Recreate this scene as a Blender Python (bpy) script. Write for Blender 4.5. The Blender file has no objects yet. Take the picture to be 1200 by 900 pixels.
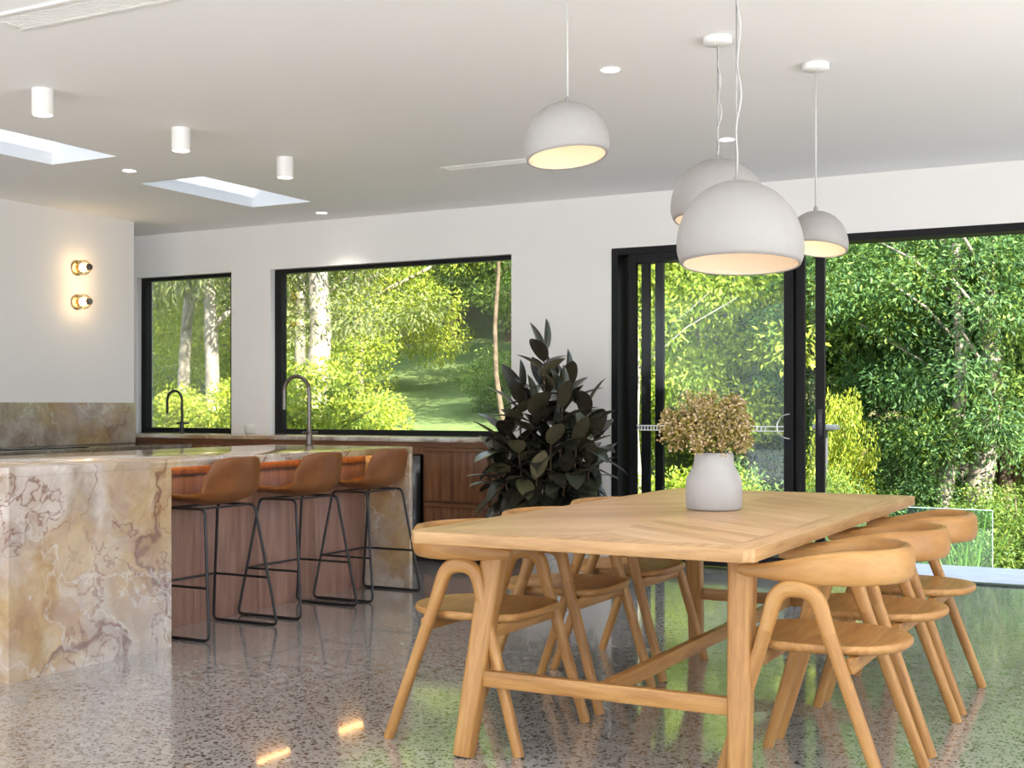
import bpy, bmesh, math, random
import numpy as np
from mathutils import Vector, Matrix

PI = math.pi
SC = bpy.context.scene
COL = SC.collection
rnd = random.Random(7)

# ------------------------------------------------------------------ helpers
def link(o):
    COL.objects.link(o)
    return o

def new_mesh_obj(name, bm, mat, parent=None, smooth=False, angle=None):
    bmesh.ops.recalc_face_normals(bm, faces=bm.faces)
    me = bpy.data.meshes.new(name)
    bm.to_mesh(me)
    bm.free()
    o = bpy.data.objects.new(name, me)
    link(o)
    if mat is not None:
        for m in (mat if isinstance(mat, (list, tuple)) else [mat]):
            me.materials.append(m)
    if smooth:
        me.polygons.foreach_set('use_smooth', [True] * len(me.polygons))
        if angle:
            me.set_sharp_from_angle(angle=math.radians(angle))
    if parent is not None:
        o.parent = parent
    return o

def thing(name, label, cat, loc=(0, 0, 0), rz=0.0, group=None):
    o = bpy.data.objects.new(name, None)
    link(o)
    o.empty_display_size = .1
    o.location = loc
    o.rotation_euler = (0, 0, rz)
    o['label'] = label
    o['category'] = cat
    if group:
        o['group'] = group
    return o

def tag(o, label, cat, group=None, kind=None):
    o['label'] = label
    o['category'] = cat
    if group:
        o['group'] = group
    if kind:
        o['kind'] = kind
    return o

def struct(o, label=None, cat=None):
    o['kind'] = 'structure'
    if label:
        o['label'] = label
    if cat:
        o['category'] = cat
    return o

def struct_root(name, label, cat, loc=(0, 0, 0)):
    o = bpy.data.objects.new(name, None)
    link(o)
    o.location = loc
    return struct(o, label, cat)

def dup(root, loc=None, rz=None, label=None):
    r = root.copy()
    COL.objects.link(r)
    if loc is not None:
        r.location = loc
    if rz is not None:
        r.rotation_euler = (0, 0, rz)
    if label:
        r['label'] = label
    for ch in list(root.children):
        c = ch.copy()
        COL.objects.link(c)
        c.parent = r
        for g in ch.children:
            d = g.copy()
            COL.objects.link(d)
            d.parent = c
    return r

def box(bm, x0, x1, y0, y1, z0, z1, bev=0.0, seg=2):
    vs = [bm.verts.new(p) for p in ((x0, y0, z0), (x1, y0, z0), (x1, y1, z0), (x0, y1, z0),
                                    (x0, y0, z1), (x1, y0, z1), (x1, y1, z1), (x0, y1, z1))]
    fs = [bm.faces.new([vs[i] for i in f]) for f in
          ((3, 2, 1, 0), (4, 5, 6, 7), (0, 1, 5, 4), (1, 2, 6, 5), (2, 3, 7, 6), (3, 0, 4, 7))]
    if bev > 0:
        es = list({e for f in fs for e in f.edges})
        bmesh.ops.bevel(bm, geom=es, offset=bev, segments=seg, profile=.5, affect='EDGES', clamp_overlap=True)
    return vs

def box_obj(name, mat, b, bev=0.0, parent=None, seg=2):
    bm = bmesh.new()
    for q in (b if isinstance(b[0], (list, tuple)) else [b]):
        box(bm, *q, bev=bev, seg=seg)
    return new_mesh_obj(name, bm, mat, parent, smooth=bev > 0, angle=40)

def sweep(bm, pts, sizes, nrm=None, n=12, p=2.0, cap=True, closed=False):
    """rounded section (half sizes a along side, b along nrm) carried along pts; UVs run along the path in metres."""
    uvl = bm.loops.layers.uv.verify()
    pts = [Vector(q) for q in pts]
    if closed and (pts[0] - pts[-1]).length < 1e-6:
        pts = pts[:-1]
    N = len(pts)
    if not isinstance(sizes, list):
        sizes = [sizes] * N
    sizes = [(s, s) if not isinstance(s, (tuple, list)) else s for s in sizes]
    rings = []
    prev = None
    cum = [0.0]
    for i in range(1, N):
        cum.append(cum[-1] + (pts[i] - pts[i - 1]).length)
    for i, q in enumerate(pts):
        if closed:
            t = (pts[(i + 1) % N] - pts[i - 1]).normalized()
        else:
            t = (pts[min(i + 1, N - 1)] - pts[max(i - 1, 0)]).normalized()
        if nrm is not None:
            s = t.cross(Vector(nrm))
            if s.length < 1e-6:
                s = t.orthogonal()
            s.normalize()
            b = s.cross(t).normalized()
        else:
            if prev is None:
                s = t.orthogonal().normalized()
            else:
                s = (prev - t * prev.dot(t)).normalized()
            prev = s
            b = t.cross(s).normalized()
        ring = []
        for k in range(n):
            a = 2 * PI * (k + .5) / n
            ca, sa = math.cos(a), math.sin(a)
            u = math.copysign(abs(ca) ** (2 / p), ca)
            v = math.copysign(abs(sa) ** (2 / p), sa)
            ring.append(bm.verts.new(q + s * (u * sizes[i][0]) + b * (v * sizes[i][1])))
        rings.append(ring)
    per = 4 * (sizes[0][0] + sizes[0][1])
    M_ = N if closed else N - 1
    for i in range(M_):
        i2 = (i + 1) % N
        u0, u1 = cum[i], (cum[i2] if i2 else cum[i] + .01)
        for k in range(n):
            f = bm.faces.new((rings[i][k], rings[i][(k + 1) % n], rings[i2][(k + 1) % n], rings[i2][k]))
            # mirror v so that the grain has no seam
            va, vb = [per * abs(((kk / n) % 1) - .5) for kk in (k, k + 1)]
            for lp, uv in zip(f.loops, ((u0, va), (u0, vb), (u1, vb), (u1, va))):
                lp[uvl].uv = uv
    if cap and not closed:
        bm.faces.new(rings[0][::-1])
        bm.faces.new(rings[-1])

def fillet(pts, r, n=6, closed=False):
    pts = [Vector(q) for q in pts]
    out = []
    N = len(pts)
    for i, q in enumerate(pts):
        if not closed and i in (0, N - 1):
            out.append(q)
            continue
        a, b = pts[(i - 1) % N], pts[(i + 1) % N]
        da, db = (a - q), (b - q)
        rr = min(r, da.length * .48, db.length * .48)
        p0, p1 = q + da.normalized() * rr, q + db.normalized() * rr
        for k in range(n + 1):
            t = k / n
            out.append(p0 * (1 - t) ** 2 + q * 2 * t * (1 - t) + p1 * t * t)
    if closed:
        out.append(out[0].copy())
    return out

def lathe(bm, prof, n=32, c=(0, 0, 0), cap0=True, cap1=True):
    rings = []
    for r, z in prof:
        rings.append([bm.verts.new((c[0] + r * math.cos(2 * PI * k / n), c[1] + r * math.sin(2 * PI * k / n), c[2] + z)) for k in range(n)])
    for i in range(len(rings) - 1):
        for k in range(n):
            bm.faces.new((rings[i][k], rings[i][(k + 1) % n], rings[i + 1][(k + 1) % n], rings[i + 1][k]))
    if cap0:
        bm.faces.new(rings[0][::-1])
    if cap1:
        bm.faces.new(rings[-1])

def lathe_obj(name, mat, prof, parent=None, n=32, c=(0, 0, 0), cap0=True, cap1=True, angle=45):
    bm = bmesh.new()
    lathe(bm, prof, n, c, cap0, cap1)
    return new_mesh_obj(name, bm, mat, parent, smooth=True, angle=angle)

def arrays_obj(name, V, F, mat, parent=None, smooth=False):
    """V (n,3), F (m,k) with constant k"""
    me = bpy.data.meshes.new(name)
    V = np.asarray(V, np.float32)
    F = np.asarray(F, np.int32)
    me.vertices.add(len(V))
    me.vertices.foreach_set('co', V.ravel())
    m, k = F.shape
    me.loops.add(m * k)
    me.loops.foreach_set('vertex_index', F.ravel())
    me.polygons.add(m)
    me.polygons.foreach_set('loop_start', np.arange(0, m * k, k, dtype=np.int32))
    if smooth:
        me.polygons.foreach_set('use_smooth', np.ones(m, dtype=bool))
    me.update(calc_edges=True)
    me.validate()
    if mat:
        me.materials.append(mat)
    o = bpy.data.objects.new(name, me)
    link(o)
    if parent is not None:
        o.parent = parent
    return o

# ------------------------------------------------------------------ materials
class NT:
    def __init__(s, name):
        s.m = bpy.data.materials.new(name)
        s.m.use_nodes = True
        s.t = s.m.node_tree
        s.t.nodes.clear()
        s.out = s.n('ShaderNodeOutputMaterial')
    def n(s, typ, **kw):
        nd = s.t.nodes.new(typ)
        for k, v in kw.items():
            setattr(nd, k, v)
        return nd
    def l(s, a, b):
        s.t.links.new(a, b)
    def math(s, op, a, b=None, c=None):
        nd = s.n('ShaderNodeMath', operation=op)
        for i, v in enumerate((a, b, c)):
            if v is None:
                continue
            if isinstance(v, (int, float)):
                nd.inputs[i].default_value = v
            else:
                s.l(v, nd.inputs[i])
        return nd.outputs[0]
    def ramp(s, fac, stops, interp='LINEAR'):
        nd = s.n('ShaderNodeValToRGB')
        cr = nd.color_ramp
        cr.interpolation = interp
        while len(cr.elements) < len(stops):
            cr.elements.new(.5)
        for e, (p, c) in zip(cr.elements, stops):
            e.position = p
            e.color = (*c, 1) if len(c) == 3 else c
        s.l(fac, nd.inputs[0])
        return nd.outputs[0]
    def mix(s, fac, a, b, blend='MIX'):
        nd = s.n('ShaderNodeMix', data_type='RGBA', blend_type=blend)
        for sock, v in ((nd.inputs[0], fac), (nd.inputs[6], a), (nd.inputs[7], b)):
            if isinstance(v, (int, float)):
                sock.default_value = v
            elif isinstance(v, (tuple, list)):
                sock.default_value = (*v, 1) if len(v) == 3 else v
            else:
                s.l(v, sock)
        return nd.outputs[2]
    def noise(s, vec, scale, detail=4, rough=.55, dist=0.0):
        nd = s.n('ShaderNodeTexNoise')
        nd.inputs['Scale'].default_value = scale
        nd.inputs['Detail'].default_value = detail
        nd.inputs['Roughness'].default_value = rough
        nd.inputs['Distortion'].default_value = dist
        if vec is not None:
            s.l(vec, nd.inputs['Vector'])
        return nd
    def coord(s, which='Object'):
        return s.n('ShaderNodeTexCoord').outputs[which]
    def mapping(s, vec, scale=(1, 1, 1), rot=(0, 0, 0), loc=(0, 0, 0)):
        nd = s.n('ShaderNodeMapping')
        nd.inputs['Scale'].default_value = scale
        nd.inputs['Rotation'].default_value = rot
        nd.inputs['Location'].default_value = loc
        s.l(vec, nd.inputs['Vector'])
        return nd.outputs[0]
    def bsdf(s, color=None, rough=.5, metallic=0.0, spec=.5, coat=0.0, coat_rough=.1):
        b = s.n('ShaderNodeBsdfPrincipled')
        if color is not None:
            if isinstance(color, (tuple, list)):
                b.inputs['Base Color'].default_value = (*color, 1)
            else:
                s.l(color, b.inputs['Base Color'])
        if isinstance(rough, (int, float)):
            b.inputs['Roughness'].default_value = rough
        else:
            s.l(rough, b.inputs['Roughness'])
        b.inputs['Metallic'].default_value = metallic
        b.inputs['Specular IOR Level'].default_value = spec
        b.inputs['Coat Weight'].default_value = coat
        b.inputs['Coat Roughness'].default_value = coat_rough
        return b
    def bump(s, h, b, strength=.2, dist=.01):
        nd = s.n('ShaderNodeBump')
        nd.inputs['Strength'].default_value = strength
        nd.inputs['Distance'].default_value = dist
        s.l(h, nd.inputs['Height'])
        s.l(nd.outputs[0], b.inputs['Normal'])
    def done(s, b):
        s.l(b.outputs[0], s.out.inputs[0])
        return s.m

def plain(name, color, rough=.5, metallic=0.0, spec=.5, coat=0.0, var=.06, vscale=6.0, bump=0.0, bscale=200):
    t = NT(name)
    co = t.coord()
    nz = t.noise(co, vscale, 3)
    lo = tuple(c * (1 - var) for c in color)
    hi = tuple(min(1, c * (1 + var)) for c in color)
    col = t.ramp(nz.outputs[0], [(.3, lo), (.7, hi)])
    b = t.bsdf(col, rough, metallic, spec, coat)
    if bump:
        t.bump(t.noise(co, bscale, 2).outputs[0], b, bump, .002)
    return t.done(b)

def emit(name, color, strength):
    t = NT(name)
    e = t.n('ShaderNodeEmission')
    e.inputs[0].default_value = (*color, 1)
    e.inputs[1].default_value = strength
    return t.done(e)

def wood(name, c0, c1, c2, axis=(1, 12, 12), scale=2.2, rough=.38, spec=.4, island=False, coat=0.0, uv=False):
    t = NT(name)
    co = t.coord('UV' if uv else 'Object')
    if uv:
        oi = t.n('ShaderNodeObjectInfo')
        cb_ = t.n('ShaderNodeCombineXYZ')
        t.l(t.math('MULTIPLY', oi.outputs['Random'], 17.0), cb_.inputs[2])
        ad_ = t.n('ShaderNodeVectorMath', operation='ADD')
        t.l(co, ad_.inputs[0])
        t.l(cb_.outputs[0], ad_.inputs[1])
        co = ad_.outputs[0]
    if island:
        g = t.n('ShaderNodeNewGeometry')
        add = t.n('ShaderNodeVectorMath', operation='ADD')
        sc = t.n('ShaderNodeVectorMath', operation='SCALE')
        t.l(g.outputs['Random Per Island'], sc.inputs['Scale'])
        sc.inputs[0].default_value = (7, 13, 5)
        t.l(co, add.inputs[0])
        t.l(sc.outputs[0], add.inputs[1])
        co = add.outputs[0]
    v = t.mapping(co, axis)
    n1 = t.noise(v, scale, 5, .6, .6)
    n2 = t.noise(v, scale * 7, 3, .6, .2)
    f = t.math('ADD', t.math('MULTIPLY', n1.outputs[0], .75), t.math('MULTIPLY', n2.outputs[0], .25))
    col = t.ramp(f, [(.32, c0), (.5, c1), (.68, c2)])
    b = t.bsdf(col, rough, 0, spec, coat)
    t.bump(n2.outputs[0], b, .06, .002)
    return t.done(b)

M = {}
M['wall'] = plain('warm_white_plaster', (.82, .805, .785), .7, spec=.2, var=.012, vscale=1.2, bump=.03, bscale=120)
M['ceil'] = plain('flat_white_ceiling_paint', (.88, .875, .87), .75, spec=.2, var=.01, vscale=1)
M['black'] = plain('black_powder_coat', (.009, .009, .010), .5, spec=.18, var=.1)
M['blackmetal'] = plain('matt_black_steel', (.012, .012, .014), .42, 0, .5, var=.1)
M['track'] = plain('dark_aluminium', (.05, .05, .055), .35, .6, var=.1)
M['white'] = plain('white_enamel', (.84, .83, .81), .45, var=.015)
M['ceramic'] = plain('matt_white_ceramic', (.43, .42, .415), .6, spec=.3, var=.02, vscale=20, bump=.05, bscale=90)
M['shade'] = plain('matt_offwhite_shade', (.37, .357, .345), .85, spec=.1, var=.02, vscale=30, bump=.08, bscale=160)
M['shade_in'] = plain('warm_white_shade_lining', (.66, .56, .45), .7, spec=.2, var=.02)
M['cord'] = plain('pale_cord', (.52, .51, .50), .6, var=.03)
M['cordgrey'] = plain('grey_steel_wire', (.35, .35, .35), .4, .5, var=.05)
M['steel'] = plain('brushed_gunmetal', (.13, .115, .10), .28, 1.0, var=.08, vscale=30)
M['chrome'] = plain('satin_silver', (.62, .62, .62), .25, 1.0, var=.05)
M['brass'] = plain('aged_brass', (.55, .38, .16), .3, 1.0, var=.08)
M['bulb'] = emit('lamp_glow', (1.0, .80, .55), 4)
M['dl'] = emit('downlight_glow', (1.0, .93, .82), 9)
M['soil'] = plain('dark_soil', (.03, .022, .016), .95, var=.4, vscale=40, bump=.5, bscale=60)
M['pot'] = plain('rough_grey_concrete_pot', (.36, .34, .32), .85, spec=.2, var=.25, vscale=45, bump=.3, bscale=90)
M['decal'] = plain('white_glass_decal', (.85, .86, .86), .6, var=.01)
M['rock'] = plain('dark_weathered_rock', (.10, .095, .10), .9, spec=.2, var=.5, vscale=5, bump=.6, bscale=14)
M['bark'] = plain('pale_gum_bark', (.30, .26, .21), .9, spec=.1, var=.45, vscale=7, bump=.5, bscale=20)
M['barkdark'] = plain('brown_bark', (.13, .095, .065), .95, spec=.1, var=.5, vscale=9, bump=.7, bscale=22)
M['barkwhite'] = plain('white_gum_bark', (.66, .62, .56), .85, spec=.1, var=.25, vscale=5, bump=.3, bscale=20)
M['lampgrey'] = plain('dark_lamp_plastic', (.06, .065, .07), .5, var=.1)
M['solar'] = plain('blue_grey_solar_panel', (.10, .14, .18), .35, var=.1)

OAK = ((.29, .130, .036), (.43, .212, .064), (.54, .305, .105))
M['oak_x'] = wood('honey_oak_grain_along_x', *OAK, axis=(1, 14, 14), scale=2.6)
M['oak_y'] = wood('honey_oak_grain_along_y', *OAK, axis=(14, 1, 14), scale=2.6)
M['oak_z'] = wood('honey_oak_grain_along_z', *OAK, axis=(14, 14, 1), scale=2.6)
TOPC = ((.34, .178, .07), (.47, .27, .115), (.56, .35, .165))  # edge oak paled like the top for the light on it
M['oak_edge_x'] = wood('skylit_oak_edge_along_x', *TOPC, axis=(1, 14, 14), scale=2.6)
M['oak_edge_y'] = wood('skylit_oak_edge_along_y', *TOPC, axis=(14, 1, 14), scale=2.6)
M['oak_uv'] = wood('honey_oak_grain_along_member', *OAK, axis=(1.0, 11, 1), scale=2.4, uv=True)
M['veneer'] = wood('mauve_brown_veneer', (.21, .115, .088), (.32, .18, .138), (.42, .25, .195), axis=(9, 9, .7), scale=2.5, rough=.4)
M['walnut'] = wood('walnut_joinery', (.10, .038, .016), (.19, .078, .033), (.28, .125, .055), axis=(11, 11, .8), scale=2.4, rough=.36)
M['walnut_x'] = wood('walnut_rail', (.10, .038, .016), (.19, .078, .033), (.28, .125, .055), axis=(.8, 11, 11), scale=2.4, rough=.36)

# cognac leather
t = NT('cognac_leather')
co = t.coord()
nz = t.noise(co, 9, 4)
fine = t.n('ShaderNodeTexVoronoi')
fine.inputs['Scale'].default_value = 260
t.l(co, fine.inputs['Vector'])
col = t.ramp(nz.outputs[0], [(.3, (.165, .054, .011)), (.7, (.25, .092, .022))])
b = t.bsdf(col, .42, 0, .45)
t.bump(fine.outputs[0], b, .12, .002)
M['leather'] = t.done(b)

# polished terrazzo concrete
t = NT('polished_aggregate_concrete')
co = t.coord()
big = t.noise(co, .9, 5, .6)
mid = t.noise(co, 14, 4, .65)
base = t.ramp(big.outputs[0], [(.3, (.36, .348, .34)), (.7, (.47, .458, .448))])
base = t.mix(.55, base, t.ramp(mid.outputs[0], [(.3, (.24, .23, .224)), (.72, (.50, .485, .47))]))
def chips(scale, lo, hi):
    v = t.n('ShaderNodeTexVoronoi')
    v.inputs['Scale'].default_value = scale
    t.l(co, v.inputs['Vector'])
    sep = t.n('ShaderNodeSeparateColor')
    t.l(v.outputs['Color'], sep.inputs[0])
    near = t.math('LESS_THAN', v.outputs['Distance'], hi)
    pick = t.math('LESS_THAN', sep.outputs[0], lo)
    return t.math('MULTIPLY', near, pick), sep.outputs[1]
f1, r1 = chips(78, .46, .44)
dark = t.ramp(r1, [(0, (.018, .016, .016)), (1, (.07, .06, .055))])
c = t.mix(f1, base, dark)
f2, r2 = chips(110, .30, .40)
light = t.ramp(r2, [(0, (.36, .345, .33)), (1, (.56, .54, .51))])
c = t.mix(f2, c, light)
f3, r3 = chips(42, .16, .40)
c = t.mix(f3, c, t.ramp(r3, [(0, (.03, .027, .026)), (1, (.13, .105, .09))]))
rough = t.math('ADD', .085, t.math('MULTIPLY', mid.outputs[0], .12))
b = t.bsdf(c, rough, 0, .7, coat=.8, coat_rough=.05)
t.bump(t.noise(co, 3.5, 2).outputs[0], b, .035, .01)
M['floor'] = t.done(b)

# onyx / quartzite
def marble(name, seed, bright=1.0, grey=0.0):
    t = NT(name)
    co = t.mapping(t.coord(), (1, 1, 1), (.35, .2, .5), (seed, seed * 1.7, seed * .6))
    warp = t.noise(co, 1.5, 5, .6)
    sub = t.n('ShaderNodeVectorMath', operation='SUBTRACT')
    t.l(warp.outputs['Color'], sub.inputs[0])
    sub.inputs[1].default_value = (.5, .5, .5)
    mul = t.n('ShaderNodeVectorMath', operation='SCALE')
    t.l(sub.outputs[0], mul.inputs[0])
    mul.inputs['Scale'].default_value = .55
    add = t.n('ShaderNodeVectorMath', operation='ADD')
    t.l(co, add.inputs[0])
    t.l(mul.outputs[0], add.inputs[1])
    wv = add.outputs[0]
    n1 = t.noise(wv, 1.05, 5, .5)
    k = bright
    g = grey
    def C(r, gg, bb):
        a = (r + gg + bb) / 3
        return tuple(k * (v * (1 - g) + a * g) for v in (r, gg, bb))
    col = t.ramp(n1.outputs[0], [(.24, C(.36, .26, .24)), (.34, C(.50, .43, .39)), (.43, C(.58, .52, .45)), (.49, C(.46, .39, .33)),
                                 (.57, C(.78, .72, .69)), (.66, C(.56, .48, .44)), (.78, C(.40, .30, .29))])
    gold = t.noise(wv, 1.3, 4, .55)
    gmask = t.ramp(gold.outputs[0], [(.485, (0, 0, 0)), (.60, (1, 1, 1))])
    gcol = t.ramp(t.noise(wv, 5, 4).outputs[0], [(.3, C(.40, .20, .06)), (.5, C(.58, .37, .13)), (.7, C(.66, .52, .30))])
    col = t.mix(t.math('MULTIPLY', gmask, .75), col, gcol)
    fine = t.noise(wv, 9, 6, .7)
    col = t.mix(.8, col, t.ramp(fine.outputs[0], [(.3, C(.36, .27, .22)), (.55, C(.66, .59, .50)), (.72, C(.84, .80, .74))]), 'SOFT_LIGHT')
    def vein(scale, w, dist, seed2, det=3):
        nv = t.noise(t.mapping(wv, (1, 1, 1), (0, 0, 0), (seed2, 3.1, seed2 * 2)), scale, det, .55, dist)
        d = t.math('ABSOLUTE', t.math('SUBTRACT', nv.outputs[0], .5))
        return t.ramp(d, [(0, (1, 1, 1)), (w, (0, 0, 0))])
    patch = t.ramp(t.noise(co, 1.1, 2).outputs[0], [(.42, (.0, .0, .0)), (.60, (1, 1, 1))])
    v1 = t.math('MULTIPLY', vein(.85, .013, .35, 4.0, 4), t.math('ADD', .25, patch))
    col = t.mix(t.math('MULTIPLY', t.math('MINIMUM', v1, 1.0), .85), col, C(.22, .085, .05))
    v2 = t.math('MULTIPLY', vein(1.9, .010, .5, 9.0, 5), patch)
    col = t.mix(t.math('MULTIPLY', v2, .8), col, C(.24, .09, .055))
    v3 = vein(1.6, .010, .5, 15.0, 5)
    col = t.mix(t.math('MULTIPLY', v3, .45), col, C(.92, .89, .85))
    b = t.bsdf(col, .10, 0, .5, coat=.3, coat_rough=.03)
    return t.done(b)
M['marble'] = marble('golden_onyx_stone', 2.3, .80)
M['marble_back'] = marble('grey_brown_onyx_stone', 8.1, .8, .12)
M['marble_dark'] = marble('brown_stone_bench', 5.2, .42, .2)

# chevron table top, sky light on it painted in as paler oak
t = NT('skylit_chevron_oak_top')
co = t.coord()
sx = t.n('ShaderNodeSeparateXYZ')
t.l(co, sx.inputs[0])
X_, Y_ = sx.outputs[0], sx.outputs[1]
ax = t.math('ABSOLUTE', X_)
s_ = t.math('ADD', Y_, t.math('MULTIPLY', ax, .75))
q_ = t.math('SUBTRACT', t.math('MULTIPLY', Y_, .6), ax)
idx = t.math('FLOOR', t.math('MULTIPLY', s_, 10.5))
side = t.math('GREATER_THAN', X_, 0)
wn = t.n('ShaderNodeTexWhiteNoise', noise_dimensions='1D')
t.l(t.math('ADD', idx, t.math('MULTIPLY', side, 57.3)), wn.inputs['W'])
comb = t.n('ShaderNodeCombineXYZ')
t.l(t.math('MULTIPLY', q_, 1.4), comb.inputs[0])
t.l(t.math('ADD', t.math('MULTIPLY', s_, 16), t.math('MULTIPLY', wn.outputs[0], 31)), comb.inputs[1])
g1 = t.noise(comb.outputs[0], 2.0, 5, .6, .5)
f = t.math('ADD', t.math('MULTIPLY', g1.outputs[0], .72), t.math('MULTIPLY', wn.outputs[0], .28))
chev = t.ramp(f, [(.28, (.45, .26, .125)), (.5, (.60, .38, .20)), (.72, (.70, .48, .28))])
v = t.mapping(co, (14, 1, 14))
gy = t.noise(v, 2.6, 5, .6, .6)
plainc = t.ramp(gy.outputs[0], [(.32, (.42, .235, .105)), (.5, (.57, .35, .17)), (.68, (.67, .44, .235))])
frame = t.math('MAXIMUM', t.math('GREATER_THAN', ax, .50), t.math('GREATER_THAN', t.math('ABSOLUTE', Y_), 1.14))
col = t.mix(frame, chev, plainc)
b = t.bsdf(col, .36, 0, .45)
M['chevron'] = t.done(b)

# glass
def glass_mat(name, tint, refl=1.0):
    t = NT(name)
    fr = t.n('ShaderNodeFresnel')
    fr.inputs[0].default_value = 1.5
    tr = t.n('ShaderNodeBsdfTransparent')
    tr.inputs[0].default_value = (*tint, 1)
    gl = t.n('ShaderNodeBsdfGlossy')
    gl.inputs['Roughness'].default_value = .0
    gl.inputs[0].default_value = (1, 1, 1, 1)
    mx = t.n('ShaderNodeMixShader')
    t.l(t.math('MULTIPLY', fr.outputs[0], refl), mx.inputs[0])
    t.l(tr.outputs[0], mx.inputs[1])
    t.l(gl.outputs[0], mx.inputs[2])
    return t.done(mx)
M['glass'] = glass_mat('clear_window_glass', (.96, .98, .97), .4)
M['glass_sky'] = glass_mat('tinted_skylight_glass', (.58, .64, .70), .5)
M['glass_door'] = glass_mat('tinted_door_glass', (.955, .975, .972), .14)
M['glass_fence'] = glass_mat('greenish_fence_glass', (.78, .92, .88), 1.0)
M['globe'] = glass_mat('amber_lamp_globe', (1, .90, .72), .8)

# leaves
def leafmat(name, stops, trans=.45, rough=.45, spec=.3):
    t = NT(name)
    g = t.n('ShaderNodeNewGeometry')
    nz = t.noise(t.coord(), .55, 2)
    f = t.math('ADD', t.math('MULTIPLY', g.outputs['Random Per Island'], .62), t.math('MULTIPLY', t.math('SUBTRACT', nz.outputs[0], .3), .8))
    col = t.ramp(f, stops)
    b = t.bsdf(col, rough, 0, spec)
    tl = t.n('ShaderNodeBsdfTranslucent')
    t.l(t.mix(.75, col, (1.0, .92, .42), 'MULTIPLY'), tl.inputs[0])
    mx = t.n('ShaderNodeMixShader')
    mx.inputs[0].default_value = trans
    t.l(b.outputs[0], mx.inputs[1])
    t.l(tl.outputs[0], mx.inputs[2])
    return t.done(mx)
M['lf_yellow'] = leafmat('yellow_green_leaves', [(.1, (.16, .24, .03)), (.45, (.38, .47, .06)), (.75, (.62, .64, .08)), (1, (.80, .72, .12))])
M['lf_mid'] = leafmat('mid_green_leaves', [(.1, (.055, .11, .03)), (.45, (.15, .25, .05)), (.8, (.34, .44, .09)), (1, (.60, .60, .15))])
M['lf_dark'] = leafmat('deep_green_leaves', [(.1, (.035, .085, .036)), (.45, (.095, .20, .066)), (.8, (.23, .38, .10)), (1, (.55, .62, .17))])
M['lf_olive'] = leafmat('grey_olive_leaves', [(.1, (.09, .12, .05)), (.45, (.20, .24, .08)), (.8, (.34, .36, .13)), (1, (.50, .48, .22))])
M['lf_strap'] = leafmat('bright_strap_leaves', [(.1, (.10, .22, .04)), (.6, (.28, .44, .08)), (1, (.55, .60, .15))])

# rubber-plant leaf: dark glossy face, paler olive back
t = NT('burgundy_rubber_leaf')
g = t.n('ShaderNodeNewGeometry')
fc = t.ramp(g.outputs['Random Per Island'], [(0, (.018, .020, .014)), (.55, (.035, .034, .022)), (.82, (.055, .070, .042)), (1, (.12, .12, .06))])
bc = t.ramp(g.outputs['Random Per Island'], [(0, (.035, .028, .020)), (.6, (.07, .06, .035)), (1, (.20, .17, .09))])
col = t.mix(g.outputs['Backfacing'], fc, bc)
b = t.bsdf(col, .28, 0, .5)
M['rubber'] = t.done(b)
M['rubstem'] = plain('brown_plant_stem', (.12, .075, .045), .7, var=.2)

t = NT('dried_floret')
g = t.n('ShaderNodeNewGeometry')
col = t.ramp(g.outputs['Random Per Island'], [(0, (.16, .135, .02)), (.35, (.33, .26, .075)), (.65, (.46, .34, .18)), (1, (.62, .50, .34))])
M['floret'] = t.done(t.bsdf(col, .9, 0, .1))
M['drystem'] = plain('olive_dried_stems', (.24, .21, .06), .9, var=.3)

# lawn / ground
t = NT('lawn_and_leaf_litter')
co = t.coord()
n1 = t.noise(co, .35, 5, .6)
n2 = t.noise(co, 6, 5, .7)
n3 = t.noise(co, 45, 3, .7)
c1 = t.ramp(n2.outputs[0], [(.3, (.10, .18, .06)), (.55, (.18, .27, .08)), (.75, (.36, .38, .14))])
c1 = t.mix(.5, c1, t.ramp(n3.outputs[0], [(.3, (.07, .12, .05)), (.7, (.30, .34, .13))]))
c2 = t.ramp(n2.outputs[0], [(.3, (.06, .045, .03)), (.7, (.17, .125, .085))])
sx = t.n('ShaderNodeSeparateXYZ')
t.l(co, sx.inputs[0])
right = t.ramp(t.math('ADD', t.math('MULTIPLY', sx.outputs[0], .12), t.math('MULTIPLY', n1.outputs[0], .5)), [(-.0, (0, 0, 0)), (.05, (1, 1, 1))])
mr = t.n('ShaderNodeMapRange')
t.l(t.math('ADD', sx.outputs[0], t.math('MULTIPLY', n1.outputs[0], 4)), mr.inputs[0])
mr.inputs[1].default_value = -6
mr.inputs[2].default_value = -2.5
far = t.n('ShaderNodeMapRange')
t.l(t.math('ADD', sx.outputs[1], t.math('MULTIPLY', n1.outputs[0], 8)), far.inputs[0])
far.inputs[1].default_value = 30
far.inputs[2].default_value = 36
c = t.mix(t.math('MAXIMUM', mr.outputs[0], far.outputs[0]), c1, c2)
b = t.bsdf(c, .95, 0, .1)
t.bump(n3.outputs[0], b, .6, .05)
M['lawn'] = t.done(b)

# deck paving
t = NT('pale_grey_deck_paving')
co = t.coord()
n2 = t.noise(t.mapping(co, (1, 5, 1)), 5, 5, .6)
c = t.ramp(n2.outputs[0], [(.3, (.42, .43, .46)), (.7, (.60, .61, .64))])
M['deck'] = t.done(t.bsdf(c, .7, 0, .2))

M['terrace'] = plain('pale_bounce_terrace', (.88, .87, .865), .8, var=.06)  # unseen paving, added and kept pale to throw sunlight up indoors
# ------------------------------------------------------------------ room shell
CE = 2.72           # ceiling height
YW = 8.57           # inner face of the back wall
YO = 8.77           # outer face
XR, XL, YN = 2.9, -11.5, -1.7

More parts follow.
